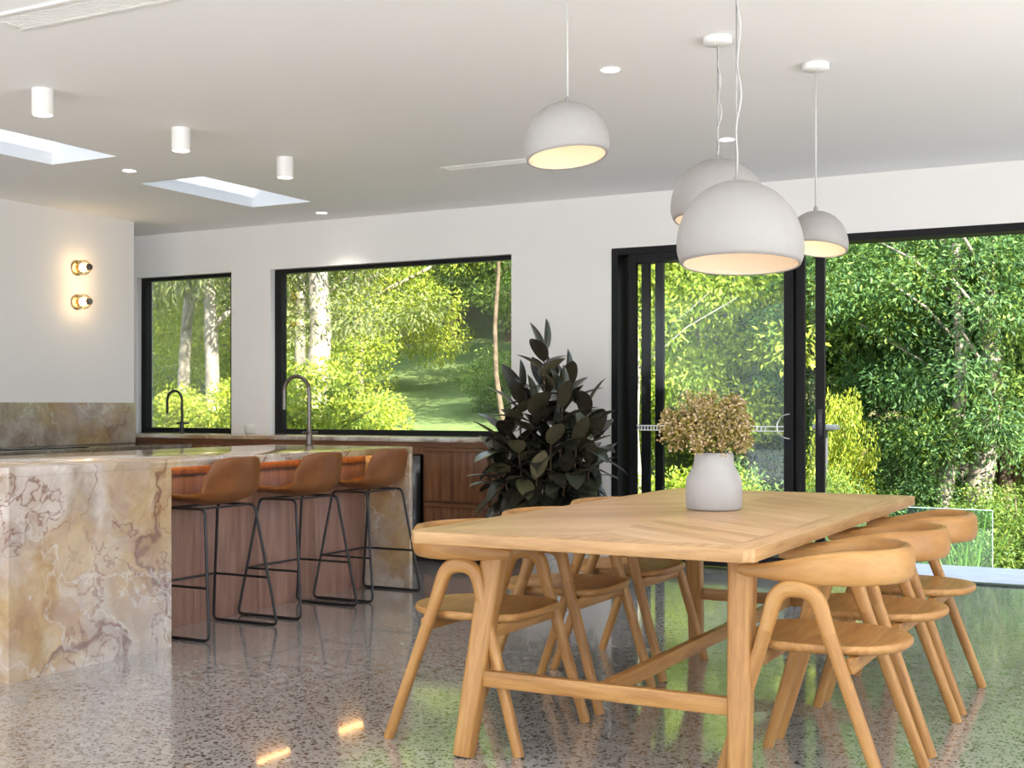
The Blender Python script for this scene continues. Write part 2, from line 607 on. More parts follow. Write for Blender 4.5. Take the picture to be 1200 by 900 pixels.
struct(box_obj('floor', M['floor'], (XL, XR, YN, YW + .10, -.15, 0)), 'dark polished concrete floor with speckled aggregate', 'floor')

# ceiling slab round two skylight shafts
SK = [(-6.455, -5.885, 4.57, 5.775), (-6.465, -5.89, 6.555, 7.755)]
ROOF = 3.25
bs = []
x0, x1 = -6.46, -5.888
bs += [(XL, x0, YN, YO, CE, ROOF), (x1, 4.3, YN, YO, CE, ROOF)]  # second slab runs past the room as an added eave against sun
ys = [YN, 4.57, 5.775, 6.555, 7.755, YO]
for a, c_ in ((0, 1), (2, 3), (4, 5)):
    bs.append((x0, x1, ys[a], ys[c_], CE, ROOF))
struct(box_obj('ceiling', M['ceil'], bs), 'smooth white plasterboard ceiling', 'ceiling')
for i, (ya, yb) in enumerate(((4.57, 5.775), (6.555, 7.755))):
    r = struct_root('window_%d' % (i + 3), ('rectangular roof skylight at the edge of the ceiling', 'rectangular roof skylight nearest the garden wall')[i], 'skylight', (-6.174, (ya + yb) / 2, CE))
    hy = (yb - ya) / 2
    box_obj('glass', M['glass_sky'], (-.285, .285, -hy, hy, ROOF - CE - .03, ROOF - CE - .015), parent=r)
    box_obj('frame', M['white'], [(-.285, -.262, -hy, hy, .47, .499), (.262, .285, -hy, hy, .47, .499),
                                  (-.262, .262, -hy, -hy + .023, .47, .499), (-.262, .262, hy - .023, hy, .47, .499)], parent=r)

# back wall with three openings
W1 = (-8.49, -7.372, .915, 2.335)
W2 = (-6.94, -4.592, .915, 2.335)
DO = (-3.75, 1.6, 0.0, 2.325)
bs = [(XL, W1[0], YW, YO, 0, CE), (W1[1], W2[0], YW, YO, 0, CE), (W2[1], DO[0], YW, YO, 0, CE), (DO[1], XR, YW, YO, 0, CE)]
for w in (W1, W2, DO):
    bs.append((w[0], w[1], YW, YO, w[3], CE))
    if w[2] > 0:
        bs.append((w[0], w[1], YW, YO, 0, w[2]))
struct(box_obj('wall_back', M['wall'], bs), 'white rendered wall with two picture windows and a sliding door', 'wall')
struct(box_obj('wall_far_left', M['wall'], (XL - .2, XL, YN, YO, 0, CE)), 'white wall of the pantry', 'wall')
struct(box_obj('wall_right_added', M['wall'], (XR, XR + .2, 6.0, YO, 0, CE)), 'unseen white side wall added to shade the back wall', 'wall')  # added out of view to keep outdoor bounce off the back wall
XK = -7.853
struct(box_obj('wall_left', M['wall'], (XK - .16, XK, YN, 7.896, 0, CE)), 'white kitchen wall carrying two small wall lights', 'wall')

def window(name, w, label, fr=(.075, .03, .045, .03), yf=8.665):
    r = struct_root(name, label, 'window', ((w[0] + w[1]) / 2, yf, w[2]))
    hx, h = (w[1] - w[0]) / 2, w[3] - w[2]
    l, rr, bt, tp = fr
    d = .035
    box_obj('window_frame', M['black'], [(-hx, -hx + l, -d, d, 0, h), (hx - rr, hx, -d, d, 0, h),
                                         (-hx + l, hx - rr, -d, d, 0, bt), (-hx + l, hx - rr, -d, d, h - tp, h)], parent=r)
    box_obj('pane', M['glass'], (-hx + l, hx - rr, -.004, .004, bt, h - tp), parent=r)
window('window_1', W1, 'tall black framed kitchen window beside the stone bench', (.062, .062, .05, .03))
window('window_2', W2, 'wide black framed picture window over the back bench', (.072, .03, .05, .035))

# sliding door: jamb frame, four leaves stacked at the left
dr = struct_root('door_1', 'black framed stacking glass sliding door', 'door', (DO[0], YW, 0))
hd = DO[3]
wd = DO[1] - DO[0]
box_obj('door_frame', M['black'], [(0, .05, -.005, .19, .012, hd), (wd - .06, wd, -.005, .19, .012, hd), (.05, wd - .06, -.005, .19, hd - .05, hd)], parent=dr)
box_obj('threshold_track', M['track'], [(0, wd, .102, .198, -.03, .003)] + [(.05, wd - .06, .021 + .045 * k, .027 + .045 * k, .0005, .004) for k in range(2)], parent=dr)
# (left, right) of each leaf in world X and the centre of its track
LEAVES = [(-3.62, -2.395, 8.594), (-3.535, -2.325, 8.639), (-3.445, -2.20, 8.684), (-3.69, -2.41, 8.729)]
for k, (xa, xb, yc) in enumerate(LEAVES):
    st = .062
    a, b2, y = xa - DO[0], xb - DO[0], yc - YW
    lf = box_obj('door_leaf', M['black'], [(a, a + st, y - .018, y + .018, .024, hd - .052), (b2 - st, b2, y - .018, y + .018, .024, hd - .052),
                                           (a + st, b2 - st, y - .018, y + .018, .024, .11), (a + st, b2 - st, y - .018, y + .018, hd - .11, hd - .052)], parent=dr)
    box_obj('glass', M['glass_door'], (a + st, b2 - st, y - .003, y + .003, .11, hd - .11), parent=lf)
    if k == 0:
        bm = bmesh.new()
        cx, cz = b2 - .031, 1.02
        arc = [(cx + .012 - .085 * math.sin(PI * i / 12), y - .03 - .012 * math.sin(PI * i / 12), cz - .085 * math.cos(PI * i / 12)) for i in range(13)]
        arc = [(cx + .012, y - .019, cz - .085)] + arc + [(cx + .012, y - .019, cz + .085)]
        sweep(bm, arc, .006, n=8)
        o = new_mesh_obj('handle', bm, M['chrome'], lf, True, 40)
        o['label'] = 'curved silver pull handle'
        bm = bmesh.new()
        zs = 1.005
        box(bm, a + st, b2 - st, y - .0052, y - .0038, zs - .022, zs - .014)
        box(bm, a + st, b2 - st, y - .0052, y - .0038, zs + .010, zs + .018)
        for i in range(13):
            xx = a + st + .01 + i * .024
            box(bm, xx, xx + .009, y - .0052, y - .0038, zs - .014, zs + .010)
        for i in range(3):
            xx = b2 - st - .2 + i * .03
            box(bm, xx, xx + .009, y - .0052, y - .0038, zs - .014, zs + .010)
        o = new_mesh_obj('safety_strip', bm, M['decal'], lf)
        o['label'] = 'white dashed safety strip across the glass'
    if k == 2:
        bm = bmesh.new()
        box(bm, b2 - .045, b2 - .012, y - .026, y - .018, .96, 1.14, .004)
        box(bm, b2 - .034, b2 - .022, y - .036, y - .026, 1.0, 1.05, .003)
        o = new_mesh_obj('lock_plate', bm, M['track'], lf, True, 40)

# ------------------------------------------------------------------ kitchen island
IX0, IX1, IY0, IY1, IH = -5.42, -4.33, 3.645, 6.755, .903
isl = thing('kitchen_island', 'golden veined stone kitchen island with timber seating recess', 'kitchen island', (-4.9, 5.2, 0))
ox, oy = 4.9, -5.2
def ib(*b):
    return (b[0] + ox, b[1] + ox, b[2] + oy, b[3] + oy, b[4], b[5])
o = box_obj('benchtop', M['marble'], ib(IX0, IX1, IY0, IY1, IH - .04, IH), .0012, isl)
o = box_obj('stone_block', M['marble'], ib(IX0, IX1, IY0, 4.60, 0, IH - .0402), 0, isl)
o = box_obj('end_panel', M['marble'], ib(IX0, IX1, IY1 - .035, IY1, 0, IH - .041), .002, isl)
bm = bmesh.new()
box(bm, *ib(IX0 + .05, -4.69, 4.60, IY1 - .035, .0, IH - .041))
o = new_mesh_obj('cabinet_carcass', bm, M['walnut'], isl)
ny = 12
for k in range(4):
    ya = 4.602 + k * (2.116 / 4)
    o = box_obj('timber_panel', M['veneer'], ib(-4.69, -4.672, ya + .001, ya + 2.116 / 4 - .001, .0, .80), .0015, isl)
o = box_obj('apron_rail', M['walnut_x'], ib(-4.688, -4.665, 4.602, IY1 - .037, .802, IH - .042), .0, isl)
o = box_obj('light_strip', emit('amber_strip_glow', (1.0, .56, .20), 7), ib(-4.652, -4.640, 4.62, IY1 - .05, IH - .049, IH - .0412), 0, isl)
o['label'] = 'glowing amber light strip under the benchtop'
# undermount sink opening shown as a shallow steel rim on the benchtop
# faucet on the island
def faucet(name, label, loc, mat, H, reach, r, rz):
    f = thing(name, label, 'faucet', loc, rz)
    lathe_obj('faucet_base', mat, [(.028, 0), (.028, .006), (.019, .010), (.019, .10), (.017, .104)], f, 20)
    bm = bmesh.new()
    R = reach / 2
    pts = [(0, 0, .1), (0, 0, .2), (0, 0, H - R)]
    pts += [(R - R * math.cos(a), 0, H - R + R * math.sin(a)) for a in [PI * i / 14 for i in range(1, 15)]]
    pts += [(reach, 0, H - R - .06), (reach, 0, H - R - .115)]
    sweep(bm, pts, r, nrm=(0, 1, 0), n=14)
    new_mesh_obj('spout', bm, mat, f, True, 60)
    bm = bmesh.new()
    sweep(bm, [(0, -.085, .088), (0, .06, .088)], .009, n=10)
    new_mesh_obj('lever', bm, mat, f, True, 60)
    return f
faucet('kitchen_faucet', 'gunmetal gooseneck faucet standing on the stone island', (-4.95, 6.5, IH), M['steel'], .45, .20, .0125, PI)
faucet('sink_faucet', 'black gooseneck faucet in front of the small window', (-7.72, 8.33, .925), M['blackmetal'], .37, .17, .011, PI)

# ------------------------------------------------------------------ benches
lb = thing('side_bench', 'low stone topped bench along the kitchen wall', 'bench cabinet', (-7.5, 5, 0))
box_obj('benchtop', M['marble_dark'], (-.352, .30, -5, 2.89, .81, .85), .003, lb)
box_obj('cabinet_body', M['walnut_x'], (-.352, .26, -5, 2.86, 0, .809), .002, lb)
box_obj('kick_board', M['black'], (.26, .27, -5, 2.86, 0, .1), 0, lb)
o = box_obj('splashback', M['marble_back'], (XK + .001, XK + .021, YN + .1, 7.894, .852, 1.19), .002)
tag(o, 'grey brown veined stone splashback below the wall lights', 'splashback')
ck = thing('cooktop', 'thin black glass cooktop on the side bench', 'cooktop', (-7.52, 6.4, .851))
box_obj('glass_plate', plain('black_ceramic_glass', (.008, .008, .009), .08), (-.26, .26, -.45, .45, 0, .007), .002, ck)
lathe_obj('burner_ring', M['track'], [(.09, .0071), (.09, .0085), (.086, .0085)], ck, 32, (-.05, -.2, 0))
lathe_obj('burner_ring', M['track'], [(.09, .0071), (.09, .0085), (.086, .0085)], ck, 32, (-.05, .2, 0))

BX0, BX1, BY = XL + .05, -4.47, 8.0
bb = thing('back_bench', 'long walnut bench with stone top below the picture window', 'bench cabinet', (-6, 8.3, 0))
def bbx(*b):
    return (b[0] + 6, b[1] + 6, b[2] - 8.3, b[3] - 8.3, b[4], b[5])
box_obj('benchtop', M['marble_back'], bbx(BX0, BX1 + .02, BY - .02, YW - .002, .893, .925), .003, bb)
box_obj('cabinet_body', M['walnut'], [bbx(BX0, -5.65, BY + .03, YW - .01, .0, .89), bbx(-5.05, BX1, BY + .03, YW - .01, .0, .89),
                                      bbx(-5.65, -5.05, BY + .45, YW - .01, .0, .89), bbx(-5.65, -5.05, BY + .03, BY + .45, .80, .89)], 0, bb)
box_obj('top_rail', M['walnut_x'], bbx(BX0, BX1, BY + .012, BY + .03, .855, .892), 0, bb)
for (ya, yb) in ((.455, .845), (.11, .435)):
    d = box_obj('drawer', M['walnut'], bbx(-5.02, BX1 - .012, BY + .008, BY + .029, ya, yb), .002, bb)
    box_obj('finger_ledge', M['walnut_x'], bbx(-5.02, BX1 - .012, BY - .008, BY + .007, yb - .022, yb), .003, d)
for xa in (-6.3, -6.95, -7.6, -8.25):
    box_obj('cabinet_door', M['walnut'], bbx(xa, xa + .63, BY + .008, BY + .029, .11, .845), .002, bb)
box_obj('kick_board', M['black'], bbx(BX0, BX1, BY + .02, BY + .029, 0, .10), 0, bb)
fr = thing('undercounter_fridge', 'black glass undercounter fridge between walnut cabinets', 'fridge', (-5.35, 8.24, 0))
box_obj('fridge_body', M['black'], (-.285, .285, -.20, .19, .02, .79), .003, fr)
box_obj('fridge_door', plain('black_appliance_glass', (.006, .006, .007), .12), (-.285, .285, -.235, -.202, .10, .79), .003, fr)
# power outlet
ou = thing('power_outlet', 'white double power outlet on the wall between the windows', 'power outlet', (-7.16, YW, .965))
box_obj('face_plate', M['white'], (-.06, .06, -.010, -.0005, -.038, .038), .003, ou)
for dx in (-.03, .03):
    bm = bmesh.new()
    box(bm, dx - .012, dx + .012, -.014, -.0102, .008, .026, .001)
    new_mesh_obj('switch', bm, M['white'], ou)
    bm = bmesh.new()
    for (px, pz, rot) in ((-.007, -.010, .5), (.007, -.010, -.5), (0, -.024, 0)):
        box(bm, dx + px - .0012, dx + px + .0012, -.0115, -.0101, pz - .004, pz + .004)
    new_mesh_obj('socket_slots', bm, M['black'], ou)

# wall lights on the kitchen wall
def sconce(z, label):
    s = thing('wall_light', label, 'wall light', (XK, 7.273, z), 0, 'round wall lights on the kitchen wall')
    def disc(name, mat, prof):
        bm = bmesh.new()
        lathe(bm, prof, 28)
        bmesh.ops.rotate(bm, verts=bm.verts, cent=(0, 0, 0), matrix=Matrix.Rotation(PI / 2, 3, 'Y'))
        return new_mesh_obj(name, bm, mat, s, True, 45)
    disc('wall_plate', M['brass'], [(.060, .001), (.060, .012), (.054, .016)])
    disc('lamp_holder', M['brass'], [(.024, .0165), (.024, .045)])
    disc('bulb', M['bulb'], [(.012, .0455), (.030, .055), (.034, .068), (.030, .082), (.012, .09)])
    prof = [(.062 * math.sin(a), .075 - .062 * math.cos(a)) for a in [.35 + (PI - .75) * i / 14 for i in range(15)]]
    disc('glass_globe', M['globe'], prof).data.polygons.foreach_get
    disc('end_cap', M['steel'], [(.026, .128), (.026, .150), (.022, .154)])
    L = bpy.data.lights.new('wall_light_lamp', 'POINT')
    L.energy = .85
    L.color = (1, .74, .45)
    L.shadow_soft_size = .03
    lo = bpy.data.objects.new('lamp', L)
    link(lo)
    lo.parent = s
    lo.location = (.105, 0, 0)
    return s
sconce(2.27, 'upper of two round brass and glass wall lights')
sconce(1.996, 'lower of two round brass and glass wall lights')

# ------------------------------------------------------------------ ceiling fittings
def ceil_spot(x, y, label):
    s = thing('ceiling_spotlight', label, 'spotlight', (x, y, CE), 0, 'white surface mounted ceiling spotlights')
    lathe_obj('housing', M['white'], [(.052, -.001), (.052, -.128), (.046, -.128), (.044, -.118)], s, 36)
    lathe_obj('lens', M['dl'], [(.043, -.119), (.043, -.1235), (.02, -.125)], s, 28)
    L = bpy.data.lights.new('spot_lamp', 'SPOT')
    L.energy = 22
    L.color = (1, .92, .80)
    L.spot_size = math.radians(95)
    L.spot_blend = .9
    L.shadow_soft_size = .04
    lo = bpy.data.objects.new('lamp', L)
    link(lo)
    lo.parent = s
    lo.location = (0, 0, -.135)
ceil_spot(-4.963, 4.38, 'white cylinder ceiling spotlight nearest the large air grille')
ceil_spot(-4.975, 5.36, 'white cylinder ceiling spotlight between two others over the island')
ceil_spot(-4.985, 6.30, 'white cylinder ceiling spotlight closest to the picture window')

def downlight(x, y, label, e=20):
    s = thing('downlight', label, 'downlight', (x, y, CE), 0, 'recessed ceiling downlights')
    lathe_obj('trim_ring', M['white'], [(.052, -.0008), (.052, -.004), (.044, -.006), (.042, -.004), (.042, -.0008)], s, 32)
    lathe_obj('lens', M['dl'], [(.041, -.001), (.041, -.0035), (.02, -.004)], s, 28)
    L = bpy.data.lights.new('down_lamp', 'SPOT')
    L.energy = e
    L.color = (1, .92, .80)
    L.spot_size = math.radians(110)
    L.spot_blend = .9
    L.shadow_soft_size = .04
    lo = bpy.data.objects.new('lamp', L)
    link(lo)
    lo.parent = s
    lo.location = (0, 0, -.012)
downlight(-6.162, 6.154, 'recessed downlight in the ceiling between the two skylights')
downlight(-2.352, 5.358, 'recessed downlight beside the left egg shaped pendant cord')
downlight(-2.367, 7.083, 'recessed downlight half hidden behind the pendant cords')
downlight(-6.14, 8.226, 'recessed downlight close to the wall above the picture window')

# linear air grille
gr = thing('air_grille', 'wide slatted white air grille at the ceiling edge', 'air vent', (-3.64, 3.545, CE))
box_obj('grille_frame', M['white'], [(-.60, .60, -.10, -.068, -.012, -.0005), (-.60, .60, .068, .10, -.012, -.0005),
                                     (-.60, -.565, -.068, .068, -.012, -.0005), (.565, .60, -.068, .068, -.012, -.0005)], .002, gr)
box_obj('backing', plain('shadowed_duct', (.10, .10, .09), .8), (-.565, .565, -.068, .068, -.0025, -.0006), 0, gr)
for k in range(9):
    y = -.060 + k * .015
    box_obj('slat', M['white'], (-.565, .565, y - .0035, y + .0035, -.011, -.0028), 0, gr)
sd = thing('slot_diffuser', 'thin grey slot air diffuser in the ceiling behind pendants', 'air vent', (-3.80, 7.093, CE))
box_obj('diffuser_frame', M['white'], [(-.50, .50, -.062, -.044, -.006, -.0005), (-.50, .50, .044, .062, -.006, -.0005),
                                       (-.50, -.482, -.044, .044, -.006, -.0005), (.482, .50, -.044, .044, -.006, -.0005)], .001, sd)
box_obj('backing', plain('grey_duct_mesh', (.33, .33, .32), .8), (-.482, .482, -.044, .044, -.0022, -.0006), 0, sd)
for k in range(3):
    y = -.024 + k * .024
    box_obj('slot_bar', M['white'], (-.482, .482, y - .003, y + .003, -.006, -.0024), 0, sd)

# ------------------------------------------------------------------ pendants
def pendant(label, x, y, ztop, a, bq, H, lean, tilt, tdir, canopy=None, cordkind='straight', swell=1.12, nose=0.0, ndir=0.0, watt=6):
    """egg-like dome: apex near (x,y,ztop); a, bq half sizes; rim tilted by tilt towards tdir"""
    P = thing('pendant_light', label, 'pendant light', (x, y, CE), 0, 'egg shaped white pendant lights over the dining table')
    zt = ztop - CE
    nu, nv = 26, 56
    def surf(u, ph):
        psi = u * math.radians(104)
        rr = math.sin(min(psi, PI / 2)) if psi < PI / 2 else 1 - .07 * ((psi - PI / 2) / math.radians(14)) ** 2
        r = rr ** .97
        rad = r * (1 + nose * math.cos(ph - ndir) * (.35 + .65 * (1 - math.cos(psi)) * .6))
        px, py = a * rad * math.cos(ph), bq * rad * math.sin(ph)
        z = -H * (1 - math.cos(psi)) / (1 - math.cos(math.radians(104)))
        w = (u ** 1.6)
        px += lean[0] * w
        py += lean[1] * w
        z += -tilt * math.cos(ph - tdir) * u ** 2.2
        return (px, py, zt + z)
    bm = bmesh.new()
    top = bm.verts.new(surf(0, 0))
    rings = [[bm.verts.new(surf(i / nu, 2 * PI * k / nv)) for k in range(nv)] for i in range(1, nu + 1)]
    for k in range(nv):
        bm.faces.new((top, rings[0][k], rings[0][(k + 1) % nv]))
    for i in range(nu - 1):
        for k in range(nv):
            bm.faces.new((rings[i][k], rings[i + 1][k], rings[i + 1][(k + 1) % nv], rings[i][(k + 1) % nv]))
    sh = new_mesh_obj('lamp_shade', bm, [M['shade'], M['shade_in']], P, True)
    md = sh.modifiers.new('wall', 'SOLIDIFY')
    md.thickness = .008
    md.offset = -1
    md.material_offset = 1
    md.material_offset_rim = 0
    # lamp inside
    cxm, cym = lean[0] * .45, lean[1] * .45
    zb = zt - H * .55
    lathe_obj('bulb', M['bulb'], [(.012, .045), (.028, .03), (.036, 0), (.028, -.028), (.010, -.036)], P, 20, (cxm, cym, zb))
    bm = bmesh.new()
    sweep(bm, [(0, 0, zt - .012), (cxm * .5, cym * .5, (zt + zb) / 2), (cxm, cym, zb + .04)], .011, n=10)
    new_mesh_obj('lamp_holder', bm, M['white'], P, True, 50)
    lathe_obj('cord_grip', M['cordgrey'], [(.010, -.004), (.010, .012), (.005, .022)], P, 14, (0, 0, zt))
    bm = bmesh.new()
    sweep(bm, [(0, 0, zt + .02), (0, 0, -.03)], .0028 if cordkind != 'straight' else .0042, n=8)
    new_mesh_obj('cord', bm, M['cord'] if cordkind == 'straight' else M['cordgrey'], P, True)
    if cordkind == 'wavy':
        bm = bmesh.new()
        N = 40
        pts = []
        for i in range(N + 1):
            f = i / N
            z = zt + .015 + (-.03 - zt - .015) * f
            s = math.sin(f * PI)
            pts.append((.009 * s * math.sin(f * 19 + 1.0) + .010 * s, .008 * s * math.cos(f * 13), z))
        sweep(bm, pts, .0028, n=8)
        new_mesh_obj('power_cord', bm, M['cord'], P, True)
    lathe_obj('ceiling_rose', M['white'], [(.060, -.001), (.060, -.024), (.056, -.028), (.01, -.030)], P, 32)
    L = bpy.data.lights.new('pendant_lamp', 'POINT')
    L.energy = watt
    L.color = (1, .80, .56)
    L.shadow_soft_size = .045
    lo = bpy.data.objects.new('lamp', L)
    link(lo)
    lo.parent = P
    lo.location = (cxm, cym, zb - .06)
    return P
RX, RY = .8817, .4718       # direction that reads as «right» for the eye of the photo, used for leaning the shells
RA = math.atan2(RY, RX)
CA = math.atan2(-.8817, .4718)   # towards the viewer's side of the room
AW = RA + PI / 2
pendant('egg shaped white pendant hanging apart, furthest from the sliding door', -2.035, 4.24, 2.292, .160, .160, .207, (.006 * RX, .006 * RY), .020, AW + .75, nose=.06, ndir=RA + PI, watt=.14)
pendant('egg shaped white pendant mostly hidden behind the biggest pendant', -1.75, 5.114, 2.205, .206, .206, .27, (0, 0), .02, AW - .9, cordkind='wavy', nose=.05, ndir=RA, watt=.14)
pendant('largest egg shaped white pendant hanging lowest over the table', -1.360, 4.17, 1.932, .216, .216, .288, (.006 * RX, .006 * RY), .016, AW - .35, cordkind='wavy', nose=.05, ndir=RA, watt=.14)
pendant('small domed white pendant nearest the open sliding door', -1.491, 5.72, 2.05, .134, .134, .175, (.010 * RX, .010 * RY), .026, AW - .8, nose=.04, ndir=RA, watt=.10)

# ------------------------------------------------------------------ dining table
TX, TY = -1.681, 4.735
HX, HY = .586, 1.235
tb = thing('dining_table', 'long honey oak dining table with chevron top', 'dining table', (TX, TY, 0))
bm = bmesh.new()
ch = .028
poly = [(-HX + ch, -HY), (HX - ch, -HY), (HX, -HY + ch), (HX, HY - ch), (HX - ch, HY), (-HX + ch, HY), (-HX, HY - ch), (-HX, -HY + ch)]
v0 = [bm.verts.new((x, y, .709)) for x, y in poly]
v1 = [bm.verts.new((x, y, .75)) for x, y in poly]
bm.faces.new(v0[::-1])
bm.faces.new(v1)
for i in range(8):
    bm.faces.new((v0[i], v0[(i + 1) % 8], v1[(i + 1) % 8], v1[i]))
bmesh.ops.bevel(bm, geom=[e for e in bm.edges if abs(e.verts[0].co.z - e.verts[1].co.z) < .001], offset=.004, segments=2, profile=.5, affect='EDGES')
for f_ in bm.faces:
    f_.normal_update()
    if abs(f_.normal.z) < .5:
        f_.material_index = 1 if abs(f_.normal.y) > .8 else 2
new_mesh_obj('tabletop', bm, [M['chevron'], M['oak_edge_x'], M['oak_edge_y']], tb, True, 40)
LX = .04  # legs sit about a line slightly off the middle of the top
def tleg(sx, sy):
    bm = bmesh.new()
    top = Vector((LX + sx * .432, sy * .965, .708))
    bot = Vector((LX + sx * .472, sy * 1.125, 0))
    sweep(bm, [top, top.lerp(bot, .06), top.lerp(bot, .5), top.lerp(bot, .995), bot], [(.045, .043), (.041, .040), (.038, .036), (.033, .032), (.032, .031)], nrm=(0, 1, 0), n=16, p=4.2)
    return new_mesh_obj('leg', bm, M['oak_uv'], tb, True, 35)
for sx in (-1, 1):
    for sy in (-1, 1):
        tleg(sx, sy)
for sy in (-1, 1):
    # end rail with rounded lower corners
    bm = bmesh.new()
    yy = sy * .972
    xa, xb = LX - .41, LX + .41
    low = [(xa + .045 - .045 * math.cos(PI / 2 * i / 8), .635 + .048 * math.sin(PI / 2 * i / 8)) for i in range(9)]
    low = low + [(xa + xb - x, z) for x, z in low[::-1]]
    rows = [[bm.verts.new((x, yy + o_, z)) for x, z in low] for o_ in (-.014, .014)]
    tops = [[bm.verts.new((x, yy + o_, .708)) for x, z in low] for o_ in (-.014, .014)]
    for i in range(len(low) - 1):
        bm.faces.new((rows[0][i], rows[0][i + 1], tops[0][i + 1], tops[0][i]))
        bm.faces.new((rows[1][i + 1], rows[1][i], tops[1][i], tops[1][i + 1]))
        bm.faces.new((rows[0][i + 1], rows[0][i], rows[1][i], rows[1][i + 1]))
        bm.faces.new((tops[0][i], tops[0][i + 1], tops[1][i + 1], tops[1][i]))
    for i in (0, -1):
        bm.faces.new((rows[0][i], rows[1][i], tops[1][i], tops[0][i]))
    new_mesh_obj('end_rail', bm, M['oak_x'], tb)
    box_obj('stretcher', M['oak_x'], (LX - .435, LX + .435, sy * 1.07 - .016, sy * 1.07 + .016, .228, .282), .004, tb)
box_obj('stretcher', M['oak_y'], (LX - .016, LX + .016, -1.053, 1.053, .228, .280), .004, tb)

# ------------------------------------------------------------------ chairs (front = local +x)
def make_chair(label):
    C = thing('dining_chair', label, 'chair', (0, 0, 0), 0, 'oak armchairs pulled up to the dining table')
    # seat: rounded D, dished
    bm = bmesh.new()
    nr, na = 7, 48
    def outline(a):
        ca, sa = math.cos(a), math.sin(a)
        p = 3.6 if ca > 0 else 2.3
        u = math.copysign(abs(ca) ** (2 / p), ca)
        v = math.copysign(abs(sa) ** (2 / p), sa)
        return (u * (.215 if ca > 0 else .262), v * .222)
    def dish(r):
        return .455 - .016 * (1 - r ** 2.5)
    rings = []
    for i in range(1, nr + 1):
        r = i / nr
        rings.append([bm.verts.new((outline(2 * PI * k / na)[0] * r, outline(2 * PI * k / na)[1] * r, dish(r))) for k in range(na)])
    for (sc, z) in ((1.012, .451), (1.022, .443), (1.012, .434), (.97, .426), (.6, .424)):
        rings.append([bm.verts.new((outline(2 * PI * k / na)[0] * sc, outline(2 * PI * k / na)[1] * sc, z)) for k in range(na)])
    ct = bm.verts.new((0, 0, dish(0)))
    cb = bm.verts.new((0, 0, .424))
    for k in range(na):
        bm.faces.new((ct, rings[0][k], rings[0][(k + 1) % na]))
        bm.faces.new((cb, rings[-1][(k + 1) % na], rings[-1][k]))
        for i in range(len(rings) - 1):
            bm.faces.new((rings[i][k], rings[i + 1][k], rings[i + 1][(k + 1) % na], rings[i][(k + 1) % na]))
    new_mesh_obj('seat', bm, M['oak_y'], C, True, 60)
    zj = .495
    def ypl(z, s):
        return s * (.262 - .026 * z / .64)
    cx = .018
    for s in (-1, 1):
        for (xf, xt) in ((.258, cx + .093), (-.258, cx - .093)):
            bm = bmesh.new()
            pts = [(xf + (xt - xf) * f, ypl(zj * f, s), zj * f) for f in (0, .02, .35, .7, 1)]
            sweep(bm, pts, [(.017, .016), (.018, .017), (.019, .018), (.020, .019), (.021, .0195)], nrm=(0, 1, 0), n=14, p=2.8)
            new_mesh_obj('leg', bm, M['oak_uv'], C, True, 50)
        bm = bmesh.new()
        def lx(z, sg):
            return sg * .258 + (cx + sg * .093 - sg * .258) * z / zj
        zt_ = .619
        raw = [(lx(zj - .004, 1), zj - .004), (lx(zt_, 1) + .004, zt_), (lx(zt_, -1) - .004, zt_), (lx(zj - .004, -1), zj - .004)]
        pts = fillet([(x, ypl(z, s), z) for x, z in raw], .062, 10)
        sz = []
        for q in pts:
            k = max(0, min(1, (q.z - zj) / (zt_ - zj)))
            sz.append((.0213 + .0052 * k, .0197))
        sweep(bm, pts, sz, nrm=(0, 1, 0), n=14, p=2.8)
        new_mesh_obj('arm_arch', bm, M['oak_uv'], C, True, 50)
    # rails between the legs under the seat
    for x, t_ in ((.135, .012), (-.135, .012)):
        box_obj('seat_rail', M['oak_y'], (x - t_, x + t_, -.226, .226, .378, .4235), .003, C)
    # bent back and arm rail
    bm = bmesh.new()
    pts, sz = [], []
    N = 44
    for i in range(N + 1):
        f = -1 + 2 * i / N
        g = abs(f)
        # plan: straight arms then half ellipse
        if g > .58:
            k = (g - .58) / .42
            x = .205 * k - .045 * (1 - k)
            y = .238 - .018 * k
        else:
            a = g / .58 * PI / 2
            x = -.045 - .205 * math.cos(a)
            y = .238 * math.sin(a)
        y = math.copysign(y, f) if g > 1e-9 else 0
        w = (1 - g) ** 1.0
        sm = min(1, w / .62)
        sm = sm * sm * (3 - 2 * sm)
        top = .682 + .055 * sm
        bot = .648 - .014 * min(1, w / .25) - .002 * sm
        pts.append((x, y, (top + bot) / 2))
        e = 1.0 if g < .985 else .75
        sz.append(((.0145 + .0085 * sm) * e, (top - bot) / 2 * e))
    sweep(bm, pts, sz, nrm=(0, 0, 1), n=18, p=2.6)
    new_mesh_obj('back_rail', bm, M['oak_uv'], C, True, 60)
    return C
YC = (3.945, 4.598, 5.247)
ch0 = make_chair('')
LBL = {('L', 0): 'oak armchair on the island side of the table, nearest the photographer',
       ('L', 1): 'oak armchair in the middle of the island side of the table',
       ('L', 2): 'oak armchair on the island side of the table, furthest from the photographer',
       ('R', 0): 'oak armchair on the open side of the table, nearest the photographer',
       ('R', 1): 'oak armchair in the middle of the open side of the table',
       ('R', 2): 'oak armchair on the open side of the table, closest to the sliding door'}
first = True
for side, cxw, rz in (('L', -2.203, 0.0), ('R', -1.0, PI)):
    for i, yy in enumerate(YC):
        loc = (cxw, yy - (.012 if side == 'R' else 0), 0)
        if first:
            ch0.location = loc
            ch0['label'] = LBL[(side, i)]
            first = False
        else:
            dup(ch0, loc, rz, LBL[(side, i)])

